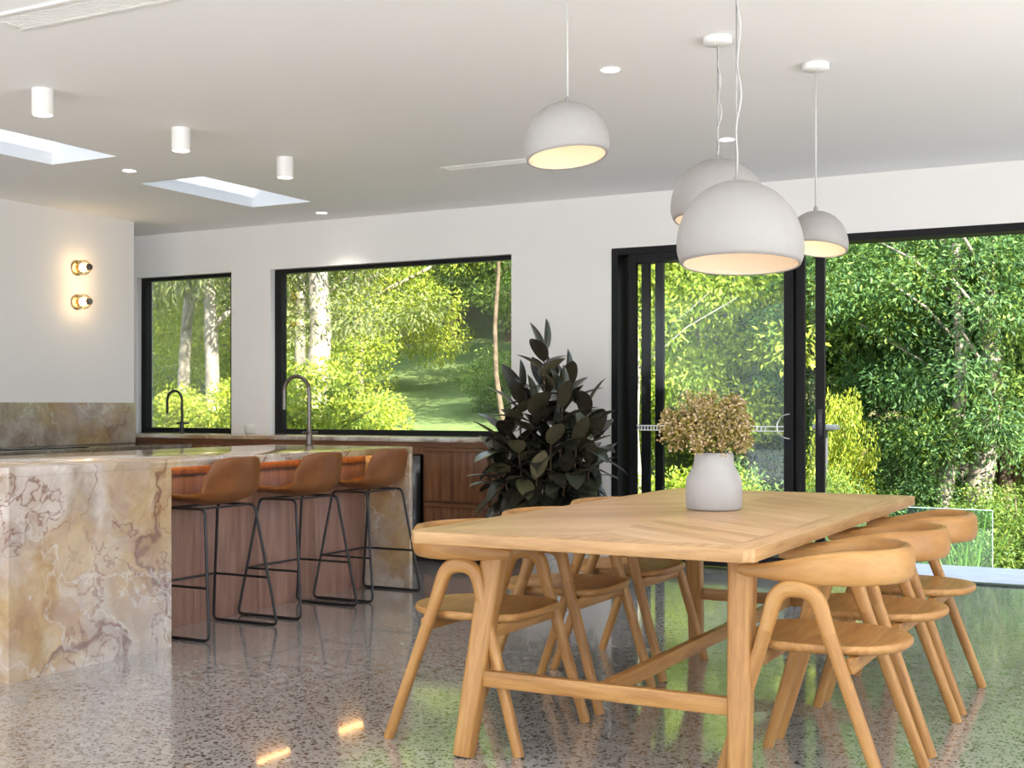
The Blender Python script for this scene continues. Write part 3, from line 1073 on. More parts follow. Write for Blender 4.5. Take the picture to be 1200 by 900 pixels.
# ------------------------------------------------------------------ bar stools (front = local +x)
def make_stool(label):
    S = thing('bar_stool', label, 'bar stool', (0, 0, 0), PI, 'tan leather bar stools at the stone island')
    prof = [(.225, .672), (.20, .684), (.15, .682), (.08, .672), (0, .666), (-.07, .670), (-.125, .688), (-.165, .722), (-.190, .770), (-.208, .825), (-.222, .872), (-.228, .905)]
    wid = [.150, .190, .205, .212, .215, .216, .216, .214, .208, .196, .180, .150]
    pr = [Vector((x, 0, z)) for x, z in prof]
    cum = [0]
    for i in range(1, len(pr)):
        cum.append(cum[-1] + (pr[i] - pr[i - 1]).length)
    L = cum[-1]
    def at(tq):
        d = tq * L
        for i in range(1, len(pr)):
            if d <= cum[i] or i == len(pr) - 1:
                k = (d - cum[i - 1]) / (cum[i] - cum[i - 1])
                return pr[i - 1].lerp(pr[i], k), wid[i - 1] * (1 - k) + wid[i] * k
    nu, nv = 34, 22
    bm = bmesh.new()
    grid = []
    for i in range(nu + 1):
        row = []
        for j in range(nv + 1):
            v = -1 + 2 * j / nv
            e = abs(v)
            tq = .5 + (i / nu - .5) * (1 - .07 * e ** 5)
            c, w = at(tq)
            back = min(1, max(0, (tq - .52) / .22))
            lift = .042 * e ** 3 * (1 - back) * (.35 + .65 * min(1, tq / .3))
            fwd = .062 * e ** 2.4 * back
            row.append(bm.verts.new((c.x + fwd, w * v, c.z + lift)))
        grid.append(row)
    for i in range(nu):
        for j in range(nv):
            bm.faces.new((grid[i][j], grid[i + 1][j], grid[i + 1][j + 1], grid[i][j + 1]))
    o = new_mesh_obj('seat_shell', bm, M['leather'], S, True)
    md = o.modifiers.new('thick', 'SOLIDIFY')
    md.thickness = .022
    md.offset = 0
    md2 = o.modifiers.new('round', 'BEVEL')
    md2.width = .007
    md2.segments = 3
    md2.limit_method = 'ANGLE'
    md2.angle_limit = math.radians(50)
    r = .0078
    for s in (-1, 1):
        bm = bmesh.new()
        pts = fillet([(.125, s * .190, .646), (.218, s * .262, r), (-.218, s * .262, r), (-.125, s * .190, .646)], .035, 7, closed=True)
        sweep(bm, pts, r, nrm=Vector((0, s * .639, .072)).normalized(), n=10, closed=True)
        new_mesh_obj('sled_frame', bm, M['blackmetal'], S, True)
        f = .26 / .65
        xb, yb = .218 - .093 * f, .262 - .072 * f
        bm = bmesh.new()
        sweep(bm, [(xb, s * yb, .26), (-xb, s * yb, .26)], r * .85, n=10)
        new_mesh_obj('side_rung', bm, M['blackmetal'], S, True, 50)
    bm = bmesh.new()
    sweep(bm, [(xb, -yb, .26), (xb, yb, .26)], r * .85, n=10)
    new_mesh_obj('foot_rest', bm, M['blackmetal'], S, True, 50)
    for x in (.09, -.09):
        bm = bmesh.new()
        sweep(bm, [(x, -.190, .646), (x, .190, .646)], r * .85, n=10)
        new_mesh_obj('seat_support', bm, M['blackmetal'], S, True, 50)
    return S
SL = ['tan leather bar stool beside the solid stone block of the island', 'tan leather bar stool in the middle of the row at the island',
      'tan leather bar stool by the far end panel of the island']
s0 = make_stool(SL[0])
s0.location = (-4.440, 5.008, 0)
dup(s0, (-4.440, 5.735, 0), PI, SL[1])
dup(s0, (-4.440, 6.418, 0), PI, SL[2])

# ------------------------------------------------------------------ vase and dried flowers
VX, VY = -1.655, 4.79
bm = bmesh.new()
lathe(bm, [(.098, 0), (.106, .004), (.110, .012), (.112, .06), (.111, .105), (.106, .128), (.094, .150), (.084, .168), (.078, .188), (.0765, .222), (.073, .226),
           (.069, .222), (.069, .19), (.095, .12), (.100, .03), (.02, .012)], 48)
vs = new_mesh_obj('vase', bm, M['ceramic'], None, True, 60)
vs.location = (VX, VY, .7505)
tag(vs, 'matt white ceramic vase on the oak dining table', 'vase')
fb = thing('dried_flower_bunch', 'bunch of dried beige flowers standing in the white vase', 'dried flowers', (VX - .008, VY - .004, .7505 + .014))
nrng = np.random.default_rng(5)
# umbels: centre (right, away, up) and radius
umb = []
for (r_, d_, z_, rad) in ((-.135, 0, .335, .075), (-.075, -.03, .375, .085), (-.02, .04, .385, .08), (-.15, .03, .275, .065), (-.085, -.07, .29, .08), (-.03, -.085, .345, .07),
                          (.045, -.03, .345, .075), (.085, .03, .385, .065), (.115, .04, .355, .06), (.13, .02, .32, .05), (.06, -.07, .29, .07), (.10, -.06, .26, .055), (.03, -.09, .255, .06),
                          (-.11, .06, .33, .07), (.02, .09, .33, .07), (-.05, -.10, .25, .05), (.11, -.04, .305, .05), (.085, .03, .415, .035)):
    umb.append((RX * r_ - RY * d_, RY * r_ + RX * d_, z_, rad))
bm = bmesh.new()
for (x, y, z, rad) in umb:
    k = .30
    sweep(bm, [(x * .10, y * .10, .0), (x * .25, y * .25, .2), (x * .55, y * .55, .245), (x, y, z)], [.003, .003, .0026, .002], n=6)
    for _ in range(16):
        d = nrng.normal(size=3)
        d /= np.linalg.norm(d)
        sweep(bm, [(x * .72, y * .72, z - rad * 1.0 if z - rad * 1.0 > .22 else .23), (x + d[0] * rad * .85, y + d[1] * rad * .85, max(.235, z + d[2] * rad * .85))], [.0018, .001], n=4)
new_mesh_obj('stems', bm, M['drystem'], fb, True)
ico = bmesh.new()
bmesh.ops.create_icosphere(ico, subdivisions=1, radius=1)
iv = np.array([v.co for v in ico.verts])
ifc = np.array([[v.index for v in f.verts] for f in ico.faces])
ico.free()
V, F = [], []
off = 0
for (x, y, z, rad) in umb:
    cnt = int(240 * (rad / .07) ** 2)
    sub = nrng.normal(size=(9, 3))
    sub /= np.linalg.norm(sub, axis=1)[:, None]
    for _ in range(cnt):
        d = nrng.normal(size=3)
        d /= np.linalg.norm(d)
        s = sub[nrng.integers(9)]
        d = d * .55 + s * .75
        d /= max(1.0, np.linalg.norm(d))
        rr = rad * (.62 + .45 * nrng.random())
        p = np.array([x, y, z]) + d * rr
        if p[2] < .225 and math.hypot(p[0], p[1]) < .1:
            continue
        V.append(iv * (.0035 + .0030 * nrng.random()) + p)
        F.append(ifc + off)
        off += len(iv)
o = arrays_obj('flower_heads', np.concatenate(V), np.concatenate(F), M['floret'], fb)
o['kind'] = 'stuff'

# ------------------------------------------------------------------ rubber plant in pot
PX, PY = -3.93, 7.86
pl = thing('rubber_plant', 'big dark leaved rubber plant in a grey pot beside the bench', 'potted plant', (PX, PY, 0))
lathe_obj('pot', M['pot'], [(.15, 0), (.165, .01), (.195, .2), (.212, .42), (.214, .44), (.196, .44), (.19, .40)], pl, 40, cap1=False)
lathe_obj('soil', M['soil'], [(.187, .39), (.189, .405), (.10, .412), (.01, .415)], pl, 30)
def leaf_grid(base, d, up, L, W, curl, nl=9):
    d = d.normalized()
    s = d.cross(up)
    if s.length < 1e-4:
        s = d.orthogonal()
    s.normalize()
    nrm = s.cross(d).normalized()
    V, F = [], []
    for i in range(nl + 1):
        t_ = i / nl
        ang = curl * t_
        # curve downward along the leaf
        p = base + d * (L * math.sin(ang + 1e-6) / (curl + 1e-6) if abs(curl) > 1e-3 else L * t_) - nrm * (L * (1 - math.cos(ang)) / (curl + 1e-6))
        w = W * .5 * max(0, math.sin(PI * min(1, t_ ** .88 * 1.0))) ** .62 if 0 < t_ < 1 else .0015
        w = max(w, .002)
        for j, e in enumerate((-1, -.5, 0, .5, 1)):
            V.append(p + s * (w * e) + nrm * (abs(e) * w * .20))
    for i in range(nl):
        for j in range(4):
            a = i * 5 + j
            F.append((a, a + 1, a + 6, a + 5))
    return V, F
r2 = random.Random(21)
stems = []
V, F = [], []
off = 0
bm = bmesh.new()
heads = [(-.02, -.02, 1.52), (.13, .05, 1.30), (-.20, .0, 1.22), (.27, -.06, 1.12), (-.10, -.16, 1.12), (.10, -.17, 1.18), (-.30, -.05, .98), (.33, .04, .96),
         (.0, .14, 1.28), (.20, -.20, .92), (-.20, -.19, .86), (.02, -.24, .92), (.30, -.12, .78), (-.31, .08, .78), (.12, -.25, .72), (-.08, -.26, .68), (-.30, -.12, .68)]
for (hr, hd, hz) in heads:
    hx, hy = RX * hr - RY * hd, RY * hr + RX * hd
    b0 = Vector((hx * .22, hy * .22, .40))
    h = Vector((hx, hy, hz))
    mid = b0.lerp(h, .5) + Vector((hx * .25, hy * .25, -.02))
    path = [b0, b0.lerp(mid, .5) + Vector((0, 0, .02)), mid, mid.lerp(h, .6), h]
    sweep(bm, path, [.011, .010, .009, .007, .004], n=7)
    n = 18 if hz > 1.05 else 16
    for k in range(n):
        f = 1 - .62 * (k / n)
        idx_ = f * 4
        i0 = min(3, int(idx_))
        p = path[i0].lerp(path[i0 + 1], idx_ - i0)
        if p.z < .50:
            continue
        az = k * 2.4 + r2.random() * .8
        el = math.radians(74 - 140 * (k / n) ** .9 + r2.uniform(-16, 16))
        d = Vector((math.cos(az) * math.cos(el), math.sin(az) * math.cos(el), math.sin(el)))
        L = r2.uniform(.23, .31) * (.85 if k == 0 else 1)
        vv, ff = leaf_grid(p + d * .015, d, Vector((0, 0, 1)) if abs(d.z) < .95 else Vector((1, 0, 0)), L, L * r2.uniform(.43, .51), r2.uniform(.15, .7))
        mn = min(q.z for q in vv)
        if mn < .36:
            continue
        # keep off the wall, the bench and the door
        if max(q.y for q in vv) > .66 or min(q.x for q in vv) < -.50 and max(q.y for q in vv) > .06:
            continue
        V += vv
        F += [tuple(q + off for q in f_) for f_ in ff]
        off += len(vv)
new_mesh_obj('stems', bm, M['rubstem'], pl, True)
o = arrays_obj('foliage', np.array([tuple(v) for v in V]), np.array(F), M['rubber'], pl, True)

# ------------------------------------------------------------------ outdoors
def terr(X, Y):
    L_ = .09 * max(0, Y - 9.5) + .0060 * max(0, Y - 11) ** 2 if Y < 34 else 2.205 + 3.174 + .366 * (Y - 34)
    R_ = -.75 + .10 * max(0, Y - 13) + .0055 * max(0, Y - 16) ** 2 if Y < 34 else 1.35 + 1.78 + .3 * (Y - 34)
    t_ = min(1, max(0, (-4.6 - X) / 3.2))
    t_ = t_ * t_ * (3 - 2 * t_)
    h = R_ * (1 - t_) + L_ * t_ - .06
    if Y > 40:
        h += .012 * (Y - 40) ** 2
    return min(h, 24)
gx = np.concatenate([np.arange(-70, -16, 2.0), np.arange(-16, 4, .5), np.arange(4, 31, 2.0)])
gy = np.concatenate([np.arange(8.78, 20, .5), np.arange(20, 76, 1.5)])
V = [(x, y, terr(x, y)) for y in gy for x in gx]
nx = len(gx)
F = [(j * nx + i, j * nx + i + 1, (j + 1) * nx + i + 1, (j + 1) * nx + i) for j in range(len(gy) - 1) for i in range(nx - 1)]
struct(arrays_obj('ground', V, F, M['lawn'], None, True), 'sloping lawn and bush floor behind the house', 'ground')
struct(box_obj('deck', M['deck'], (-4.4, 2.9, YO + .002, 9.66, -.14, -.004), .004), 'narrow pale grey paved deck outside the sliding door', 'deck')
struct(box_obj('terrace', M['terrace'], [(-14, 22, -16, YN - .005, -.15, -.02), (XR + .005, 22, YN - .005, 8.7, -.15, -.02)]), 'unseen pale terrace added to bounce sunlight onto the ceiling', 'terrace')

def rand_unit(g, n):
    d = g.normal(size=(n, 3))
    return d / np.linalg.norm(d, axis=1)[:, None]

def foliage_arrays(seed, clumps, per, size, spread, aspect=.42, droop=.3, upn=.35):
    g = np.random.default_rng(seed)
    C = np.repeat(np.asarray(clumps)[:, :3], per, axis=0)
    R = np.repeat(np.asarray(clumps)[:, 3], per)
    n = len(C)
    d = rand_unit(g, n)
    rr = g.random(n) ** .45
    P = C + d * (rr * R * spread)[:, None] * np.array([1, 1, .72])
    D = d * .8 + rand_unit(g, n) * .8 + np.array([0, 0, -droop])
    D /= np.linalg.norm(D, axis=1)[:, None]
    Nn = rand_unit(g, n) * .8 + d * .5 + np.array([0, 0, upn])
    S = np.cross(D, Nn)
    S /= np.linalg.norm(S, axis=1)[:, None] + 1e-9
    U = np.cross(S, D)
    L = size * (.65 + .7 * g.random(n))[:, None]
    W = L * aspect
    v0 = P
    v1 = P + D * L * .45 + S * W * .5 + U * L * .06
    v2 = P + D * L - U * L * .05
    v3 = P + D * L * .45 - S * W * .5 + U * L * .06
    V = np.stack([v0, v1, v2, v3], 1).reshape(-1, 3)
    b_ = np.arange(n)[:, None] * 4
    F = np.concatenate([b_ + np.array([[0, 1, 2]]), b_ + np.array([[0, 2, 3]])], 1).reshape(-1, 3)
    return V, F

def tree_meshes(seed, H, crown_r, crown_z0, nclump, per, leaf, lfmat, barkmat, tr=.14, clump_r=.55, aspect=.42, droop=.3, squash=1.0, lean=0.0, nbr=9):
    """returns (trunk mesh, foliage mesh); crown from crown_z0 up to H"""
    g = np.random.default_rng(seed)
    cz, rz_ = (H + crown_z0) / 2, (H - crown_z0) / 2
    cl = []
    while len(cl) < nclump:
        d = rand_unit(g, 1)[0]
        r = g.random() ** .5
        p = np.array([d[0] * crown_r * r, d[1] * crown_r * r, cz + d[2] * rz_ * r])
        p[:2] += lean * (p[2] / H)
        cl.append((*p, clump_r * (.7 + .6 * g.random())))
    V, F = foliage_arrays(seed + 1, cl, per, leaf, 1.0, aspect, droop)
    bm = bmesh.new()
    n = 8
    pts, sz = [], []
    for i in range(n + 1):
        f = i / n
        z = -.4 + (H * .86 + .4) * f
        wob = .10 * math.sin(f * 5 + seed)
        pts.append((lean * f + wob * f * 2, wob * .8 * f * 2, z))
        sz.append(tr * (1 - .78 * f) * (1.25 if i == 0 else 1))
    sweep(bm, pts, sz, n=10)
    for k in range(nbr):
        c = cl[int(g.integers(len(cl)))]
        f = min(.95, max(.25, (c[2] - .28 * (math.hypot(c[0], c[1])) - .2) / (H * .86)))
        i0 = min(n - 1, int(f * n))
        p0 = Vector(pts[i0]).lerp(Vector(pts[i0 + 1]), f * n - i0)
        p1 = Vector(c[:3])
        if p0.z > p1.z + .5:
            p0.z = max(.3, p1.z - .2)
        m = p0.lerp(p1, .5) + Vector((g.normal() * .15, g.normal() * .15, .12))
        sweep(bm, [p0, p0.lerp(m, .5), m, m.lerp(p1, .5), p1], [tr * .38, tr * .33, tr * .26, tr * .18, tr * .07], n=6)
    return bm, V, F

PROTO = {}
def proto(key, label, *a, **k):
    lf, bk = k['lfmat'], k['barkmat']
    bm, V, F = tree_meshes(*a, **k)
    T = thing('tree', label, 'tree')
    new_mesh_obj('trunk', bm, M[bk], T, True)
    arrays_obj('foliage', V, F, M[lf], T)
    PROTO[key] = [T, False]
    return T

def plant(key, label, X, Y, s=1.0, rz=0.0, group=None, cat='tree', name=None, sz=None):
    T, used = PROTO[key]
    if used:
        T = dup(T)
    PROTO[key][1] = True
    T.location = (X, Y, terr(X, Y) - .05)
    T.rotation_euler = (0, 0, rz)
    T.scale = (s, s, sz or s)
    T['label'] = label
    T['category'] = cat
    if group:
        T['group'] = group
    if name:
        T.name = name
    return T

proto('gum', '', 11, 7.2, 2.1, 2.0, 80, 330, .11, lfmat='lf_olive', barkmat='bark', tr=.115, clump_r=.55, aspect=.27, droop=.9)
proto('yellow', '', 23, 5.0, 2.0, .2, 72, 780, .066, lfmat='lf_yellow', barkmat='bark', tr=.12, clump_r=.5, aspect=.42, droop=.4)
proto('mid', '', 37, 5.4, 2.2, .2, 74, 720, .075, lfmat='lf_mid', barkmat='barkdark', tr=.14, clump_r=.52, aspect=.42, droop=.3)
proto('dark', '', 41, 6.0, 2.2, .2, 80, 850, .066, lfmat='lf_dark', barkmat='barkdark', tr=.16, clump_r=.5, aspect=.32, droop=.35)
proto('shrub_y', '', 53, 1.7, .95, .05, 48, 300, .060, lfmat='lf_yellow', barkmat='barkdark', tr=.035, clump_r=.33, aspect=.46, droop=.2)
proto('shrub_m', '', 59, 1.6, 1.0, .02, 48, 300, .058, lfmat='lf_mid', barkmat='barkdark', tr=.035, clump_r=.34, aspect=.42, droop=.2)
proto('shrub_d', '', 67, 1.7, 1.1, .02, 48, 320, .055, lfmat='lf_dark', barkmat='barkdark', tr=.035, clump_r=.36, aspect=.36, droop=.2)

CAMH = 1.16
def dirx(px):
    a = (px - 600) / 1477.6
    c_, s_ = math.cos(.49139), math.sin(.49139)
    return (a * c_ - s_, a * s_ + c_)
def spot(px, w):
    d = dirx(px)
    return d[0] * w, d[1] * w

def T(key, px, w, label, s=1.0, rz=0.0, **k):
    X, Y = spot(px, w)
    return plant(key, label, X, Y, s, rz, **k)

# seen through the small window
T('shrub_y', 178, 14.2, 'yellow green shrub low at the left of the small window', .78, .4, cat='shrub', name='shrub')
T('shrub_y', 262, 14.8, 'yellow green shrub low at the right of the small window', .82, 2.1, cat='shrub', name='shrub')
T('gum', 217, 19.5, 'pale trunked gum tree left of centre in the small window', 1.0, .3)
T('gum', 248, 17.0, 'pale trunked gum tree at the right of the small window', 1.05, 2.2)
T('yellow', 165, 28, 'yellow green tree at the left edge of the small window', 1.2, 1.0)
T('yellow', 235, 27, 'yellow green tree behind the pale trunks of the small window', 1.3, 3.0)
T('yellow', 290, 22, 'yellow green tree hidden between the two windows', 1.05, 4.1)
# seen through the picture window
T('shrub_y', 352, 12.9, 'yellow green shrub low at the left of the picture window', .98, 1.3, cat='shrub', name='shrub')
T('shrub_y', 425, 14.2, 'rounded yellow green shrub beside the lawn in the picture window', .72, 3.7, cat='shrub', name='shrub')
T('shrub_m', 385, 13.2, 'green shrub behind the faucet in the picture window', .74, .2, cat='shrub', name='shrub')
T('gum', 352, 21, 'gum tree at the left of the picture window', 1.0, 1.3)
T('yellow', 418, 24, 'bright yellow green tree near the middle of the picture window', 1.15, 2.2)
T('gum', 478, 30, 'loose grey green gum tree behind the lawn', 1.3, 4.4)
T('mid', 530, 30, 'broad green tree overhanging the lawn', 1.3, .8)
T('mid', 600, 29, 'broad green tree at the right of the picture window', 1.25, 2.6)
T('shrub_m', 590, 21.0, 'grey green shrub on the lawn at the right of the picture window', .72, 1.0, cat='shrub', name='shrub')
T('mid', 660, 25, 'broad green tree hidden behind the white wall', 1.1, 3.3)
# seen through the glass door leaves
T('yellow', 826, 17.5, 'bright green tree seen through the glass door leaves', 1.05, .5)
T('mid', 765, 20, 'green tree behind the left of the glass door leaves', 1.1, 1.9)
T('dark', 895, 19.5, 'dark green tree behind the right of the glass door leaves', 1.0, .4)
T('shrub_y', 812, 13.2, 'yellow green shrub low behind the glass door leaves', .8, 5.0, cat='shrub', name='shrub')
T('shrub_m', 880, 13.8, 'green shrub low behind the door handle', .9, 2.0, cat='shrub', name='shrub')
# seen through the open doorway
T('dark', 1000, 17.5, 'dense dark green tree at the left of the open doorway', 1.05, 1.2)
T('dark', 1085, 18.5, 'dense dark green tree in the middle of the open doorway', 1.1, 2.9)
T('mid', 1178, 15.0, 'lighter green tree at the right of the open doorway', .95, .9)
T('gum', 985, 21, 'pale drooping gum tree behind the dark trees', 1.1, 3.9)
T('mid', 1240, 18, 'green tree at the right edge of the open doorway', 1.1, 3.1)
T('shrub_y', 985, 14.3, 'yellow leaved shrub above the garden light', .46, .6, sz=1.2, cat='shrub', name='shrub')
T('shrub_m', 990, 13.3, 'green shrub in front of the yellow leaved shrub', .50, 1.8, sz=.86, cat='shrub', name='shrub')
T('shrub_d', 1010, 15.8, 'dark green shrub above the rocks', 1.0, .1, cat='shrub', name='shrub')
T('shrub_d', 1060, 14.6, 'dark green shrub left of the tree trunks', .85, 2.2, cat='shrub', name='shrub')
T('shrub_m', 1192, 12.6, 'light green shrub right of the glass fence', .78, 1.1, cat='shrub', name='shrub')
T('shrub_m', 1165, 16.5, 'green shrub behind the tree trunks', 1.0, 4.0, cat='shrub', name='shrub')
# forest beyond
back = [('mid', 150, 36), ('gum', 215, 40), ('mid', 290, 37), ('yellow', 345, 35), ('mid', 400, 39), ('mid', 455, 37), ('dark', 510, 39), ('mid', 565, 36), ('dark', 620, 38),
        ('mid', 690, 35), ('mid', 760, 31), ('mid', 820, 30), ('dark', 880, 31), ('mid', 940, 28), ('dark', 1000, 29), ('mid', 1055, 27), ('dark', 1110, 28), ('mid', 1160, 26), ('dark', 1220, 27)]
for i, (k_, px, w) in enumerate(back):
    kind = {'mid': 'green bush tree in the forest behind the garden', 'dark': 'dark bush tree in the forest behind the garden',
            'gum': 'grey gum tree in the forest behind the garden', 'yellow': 'yellowish bush tree in the forest behind the garden'}[k_]
    T(k_, px, w, kind, 1.75, i * 1.7, group='forest trees beyond the garden trees')

# rocks
def rock(X, Y, s, seed, label):
    bm = bmesh.new()
    bmesh.ops.create_icosphere(bm, subdivisions=3, radius=1)
    g = random.Random(seed)
    ph = [g.random() * 6 for _ in range(6)]
    for v in bm.verts:
        c = v.co
        k = 1 + .16 * math.sin(c.x * 3 + ph[0]) + .13 * math.sin(c.y * 4 + ph[1]) + .10 * math.sin(c.z * 5 + ph[2]) + .06 * math.sin(c.x * 9 + c.y * 7 + ph[3])
        v.co = Vector((c.x * k * s * 1.25, c.y * k * s * .9, c.z * k * s * .72))
    o = new_mesh_obj('boulder', bm, M['rock'], None, True)
    o.location = (X, Y, terr(X, Y) + s * .45)
    o.rotation_euler = (0, 0, g.random() * 6)
    tag(o, label, 'boulder', 'dark boulders beside the garden light')
RL = 'dark weathered boulder below the garden light'
for i, (px, w, s) in enumerate(((958, 13.6, .42), (982, 14.0, .40), (1003, 14.4, .45), (1028, 14.8, .38), (972, 15.0, .55), (1000, 15.4, .5), (935, 13.8, .45))):
    X, Y = spot(px, w)
    rock(X, Y, s, i + 3, RL)

# trunks behind the glass fence (young gum trees whose crowns join the canopy)
def slim(px, w, h, tr, label, mat='bark', leanx=.2, z0=1.3, cr_=.7, nc=42, lf='lf_dark'):
    X, Y = spot(px, w)
    g = random.Random(int(px))
    t_ = thing('slender_tree', label, 'tree', (X, Y, terr(X, Y) - .05))
    bm = bmesh.new()
    pts = [(leanx * (i / 8) + .06 * math.sin(i * 1.3 + px), .05 * math.cos(i * 1.1 + px), -.3 + (h + .3) * i / 8) for i in range(9)]
    sweep(bm, pts, [tr * (1.15 - .75 * i / 8) for i in range(9)], n=12)
    for k in range(5):
        p0 = Vector(pts[4 + k % 4])
        a = g.random() * 6.28
        p1 = p0 + Vector((math.cos(a) * h * .22, math.sin(a) * h * .22, h * .16))
        sweep(bm, [p0, p0.lerp(p1, .5) + Vector((0, 0, .08)), p1], [tr * .22, tr * .15, tr * .06], n=7)
    new_mesh_obj('trunk', bm, M[mat], t_, True)
    cl = [(g.gauss(0, cr_), g.gauss(0, cr_), z0 + (h - z0) * g.random() ** 1.2, .42) for _ in range(nc)]
    V, F = foliage_arrays(int(px), cl, 330, .07, 1.0, .36, .4)
    arrays_obj('foliage', V, F, M[lf], t_)
slim(1108, 14.2, 4.2, .10, 'slender tree with the left trunk behind the glass fence')
slim(1130, 14.9, 4.4, .115, 'slender tree with the leaning middle trunk behind the glass fence', leanx=-.35)
slim(1146, 14.2, 4.2, .16, 'slender tree with the thick right trunk behind the glass fence')
slim(768, 13.6, 5.0, .045, 'slender white branched tree behind the left of the glass door', 'bark', -.5, z0=2.6, cr_=.5, nc=14, lf='lf_yellow')
slim(592, 17.5, 5.2, .036, 'slender grey tree at the right edge of the picture window', 'barkdark', -.3, z0=2.9, cr_=.5, nc=10, lf='lf_mid')
slim(362, 17.0, 5.4, .17, 'thick pale trunk at the left of the picture window', 'bark', .3, z0=1.9, cr_=.8, nc=30, lf='lf_olive')

# strap-leaved plants near the fence
def strap(px, w, h, seed, label):
    X, Y = spot(px, w)
    g = random.Random(seed)
    V, F, off = [], [], 0
    for k in range(46):
        a = g.random() * 6.28
        L = h * g.uniform(.7, 1.15)
        ou_ = g.uniform(.15, .75)
        base = Vector((g.gauss(0, .05), g.gauss(0, .05), 0))
        wv = g.uniform(.008, .014)
        pr_ = Vector((-math.sin(a), math.cos(a), 0))
        for i in range(6):
            f = i / 5
            p = base + Vector((math.cos(a) * ou_ * L * f ** 1.5, math.sin(a) * ou_ * L * f ** 1.5, L * (f - .38 * ou_ * f * f)))
            ww = wv * (1 - f ** 2.5) + .0006
            V += [p - pr_ * ww, p + pr_ * ww]
        for i in range(5):
            q = off + i * 2
            F.append((q, q + 1, q + 3, q + 2))
        off += 12
    o = arrays_obj('strap_leaf_plant', np.array([tuple(v) for v in V]), np.array(F), M['lf_strap'])
    o.location = (X, Y, terr(X, Y) - .02)
    tag(o, label, 'plant')
strap(1078, 12.4, .95, 1, 'strappy plant behind the glass fence, next to the table corner')
strap(1110, 12.6, .9, 2, 'strappy plant behind the middle of the glass fence')
strap(1143, 12.2, 1.15, 3, 'tall strappy plant behind the right end of the glass fence')
strap(1128, 11.6, .8, 4, 'short strappy plant close behind the glass fence')
strap(972, 13.6, 1.1, 5, 'strappy plant beside the garden light')

# glass pool fence below the deck
fe = thing('glass_fence', 'frameless glass fence panel beyond the deck', 'glass fence', (0, 0, 0))
pb = Vector((*spot(1163, 11.2), 0))
dirf = Vector((-1, .045, 0)).normalized()
pa = pb + dirf * 1.75
zf = 1.16 - (598.5 - 476.1) * 11.2 / 1477.6
ang = math.atan2(-dirf.y, -dirf.x)
fe.location = (pb.x, pb.y, zf)
fe.rotation_euler = (0, 0, ang)
zg = min(terr(pb.x, pb.y), terr(pa.x, pa.y)) - zf
box_obj('glass_pane', M['glass_fence'], (-1.75, 0, -.006, .006, zg + .10, -.0), 0, fe)
o = box_obj('polished_edge', plain('pale_glass_edge', (.40, .58, .54), .15), [(-1.75, 0, -.0062, .0062, 0, .006), (-.0, .004, -.004, .004, zg + .10, .0)], 0, fe)
for x in (-1.45, -.3):
    box_obj('spigot', M['chrome'], (x - .025, x + .025, -.03, .03, zg - .05, zg + .16), .004, fe)

# garden light
X, Y = spot(968, 13.7)
gl_ = thing('garden_light', 'small garden light on a dark post above the boulders', 'garden light', (X, Y, terr(X, Y)))
hz = .90 - terr(X, Y)
bm = bmesh.new()
sweep(bm, [(0, 0, -.2), (0, 0, hz)], .022, n=10)
new_mesh_obj('post', bm, M['lampgrey'], gl_, True, 50)
bm = bmesh.new()
box(bm, -.13, .13, -.10, .10, hz + .001, hz + .05, .012)
new_mesh_obj('lamp_head', bm, M['lampgrey'], gl_, True, 40)
bm = bmesh.new()
box(bm, -.115, .115, -.085, .085, hz + .051, hz + .06, .002)
new_mesh_obj('solar_panel', bm, M['solar'], gl_, True, 40)

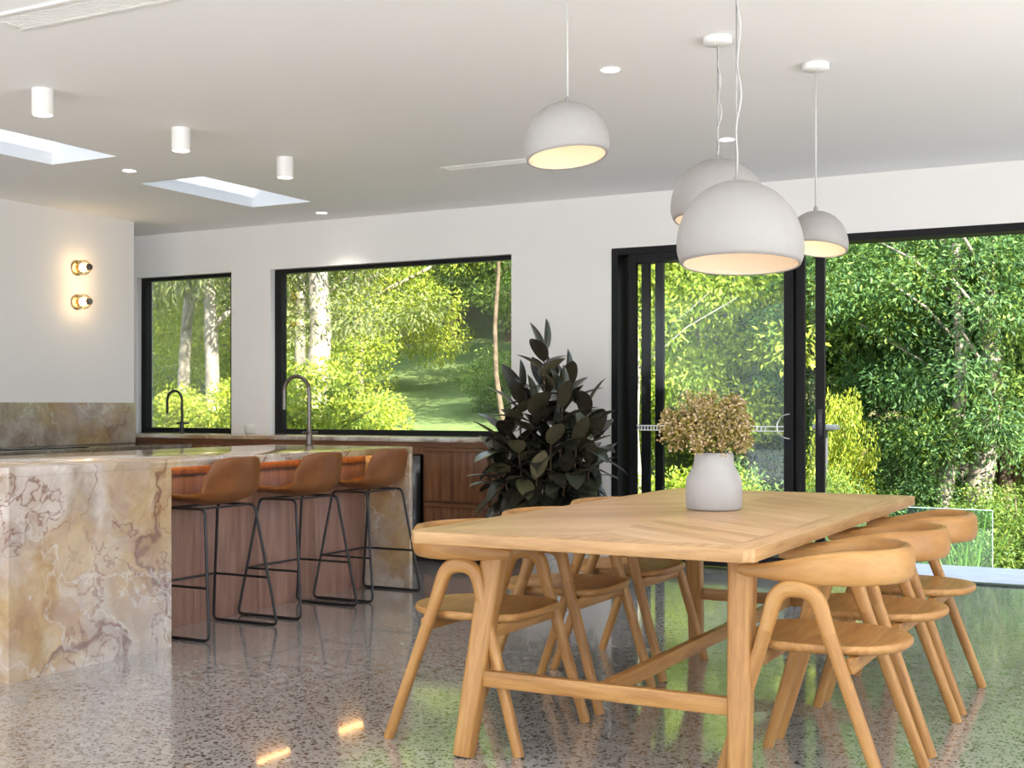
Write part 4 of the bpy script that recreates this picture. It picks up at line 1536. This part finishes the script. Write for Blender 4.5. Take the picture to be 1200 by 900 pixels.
# ------------------------------------------------------------------ light
w = bpy.data.worlds.new('World')
SC.world = w
w.use_nodes = True
nt = w.node_tree
nt.nodes.clear()
wo = nt.nodes.new('ShaderNodeOutputWorld')
bg = nt.nodes.new('ShaderNodeBackground')
tc = nt.nodes.new('ShaderNodeTexCoord')
sp = nt.nodes.new('ShaderNodeSeparateXYZ')
mr = nt.nodes.new('ShaderNodeMapRange')
rp = nt.nodes.new('ShaderNodeValToRGB')
nt.links.new(tc.outputs['Generated'], sp.inputs[0])
nt.links.new(sp.outputs[2], mr.inputs[0])
mr.inputs[1].default_value = -1
mr.inputs[2].default_value = 1
nt.links.new(mr.outputs[0], rp.inputs[0])
cr = rp.color_ramp
cr.elements[0].position = .40
cr.elements[0].color = (.42, .41, .38, 1)
cr.elements[1].position = .52
cr.elements[1].color = (.88, .94, 1.0, 1)
e = cr.elements.new(.8)
e.color = (.62, .78, 1.0, 1)
nt.links.new(rp.outputs[0], bg.inputs[0])
bg.inputs[1].default_value = 1.45
nt.links.new(bg.outputs[0], wo.inputs[0])

sun = bpy.data.lights.new('sun', 'SUN')
sun.energy = 10.5
sun.angle = math.radians(.8)
sun.color = (1.0, .94, .83)
so = bpy.data.objects.new('sun', sun)
link(so)
to_sun = Vector((.74, -.44, .58)).normalized()
so.rotation_euler = to_sun.to_track_quat('Z', 'Y').to_euler()
so.location = to_sun * 30

# ------------------------------------------------------------------ camera
cam = bpy.data.cameras.new('camera')
co_ = bpy.data.objects.new('camera', cam)
link(co_)
co_.location = (0, 0, 1.16)
co_.rotation_euler = (PI / 2, 0, .49139)
cam.sensor_width = 36
cam.lens = 36 * 1477.6 / 1200
cam.shift_x = 0
cam.shift_y = (476.1 - 450) / 1200
cam.clip_start = .05
cam.clip_end = 300
SC.camera = co_

vs_ = SC.view_settings
vs_.view_transform = 'Standard'
vs_.look = 'None'
vs_.gamma = 1
vs_.use_curve_mapping = False
vs_.exposure = 1.2
SC.cycles.use_denoising = True
SC.cycles.max_bounces = 10
SC.cycles.transparent_max_bounces = 16
SC.cycles.sample_clamp_indirect = 6
SC.cycles.caustics_reflective = False
SC.cycles.caustics_refractive = False
for k_, (T_, used) in PROTO.items():
    assert used, k_
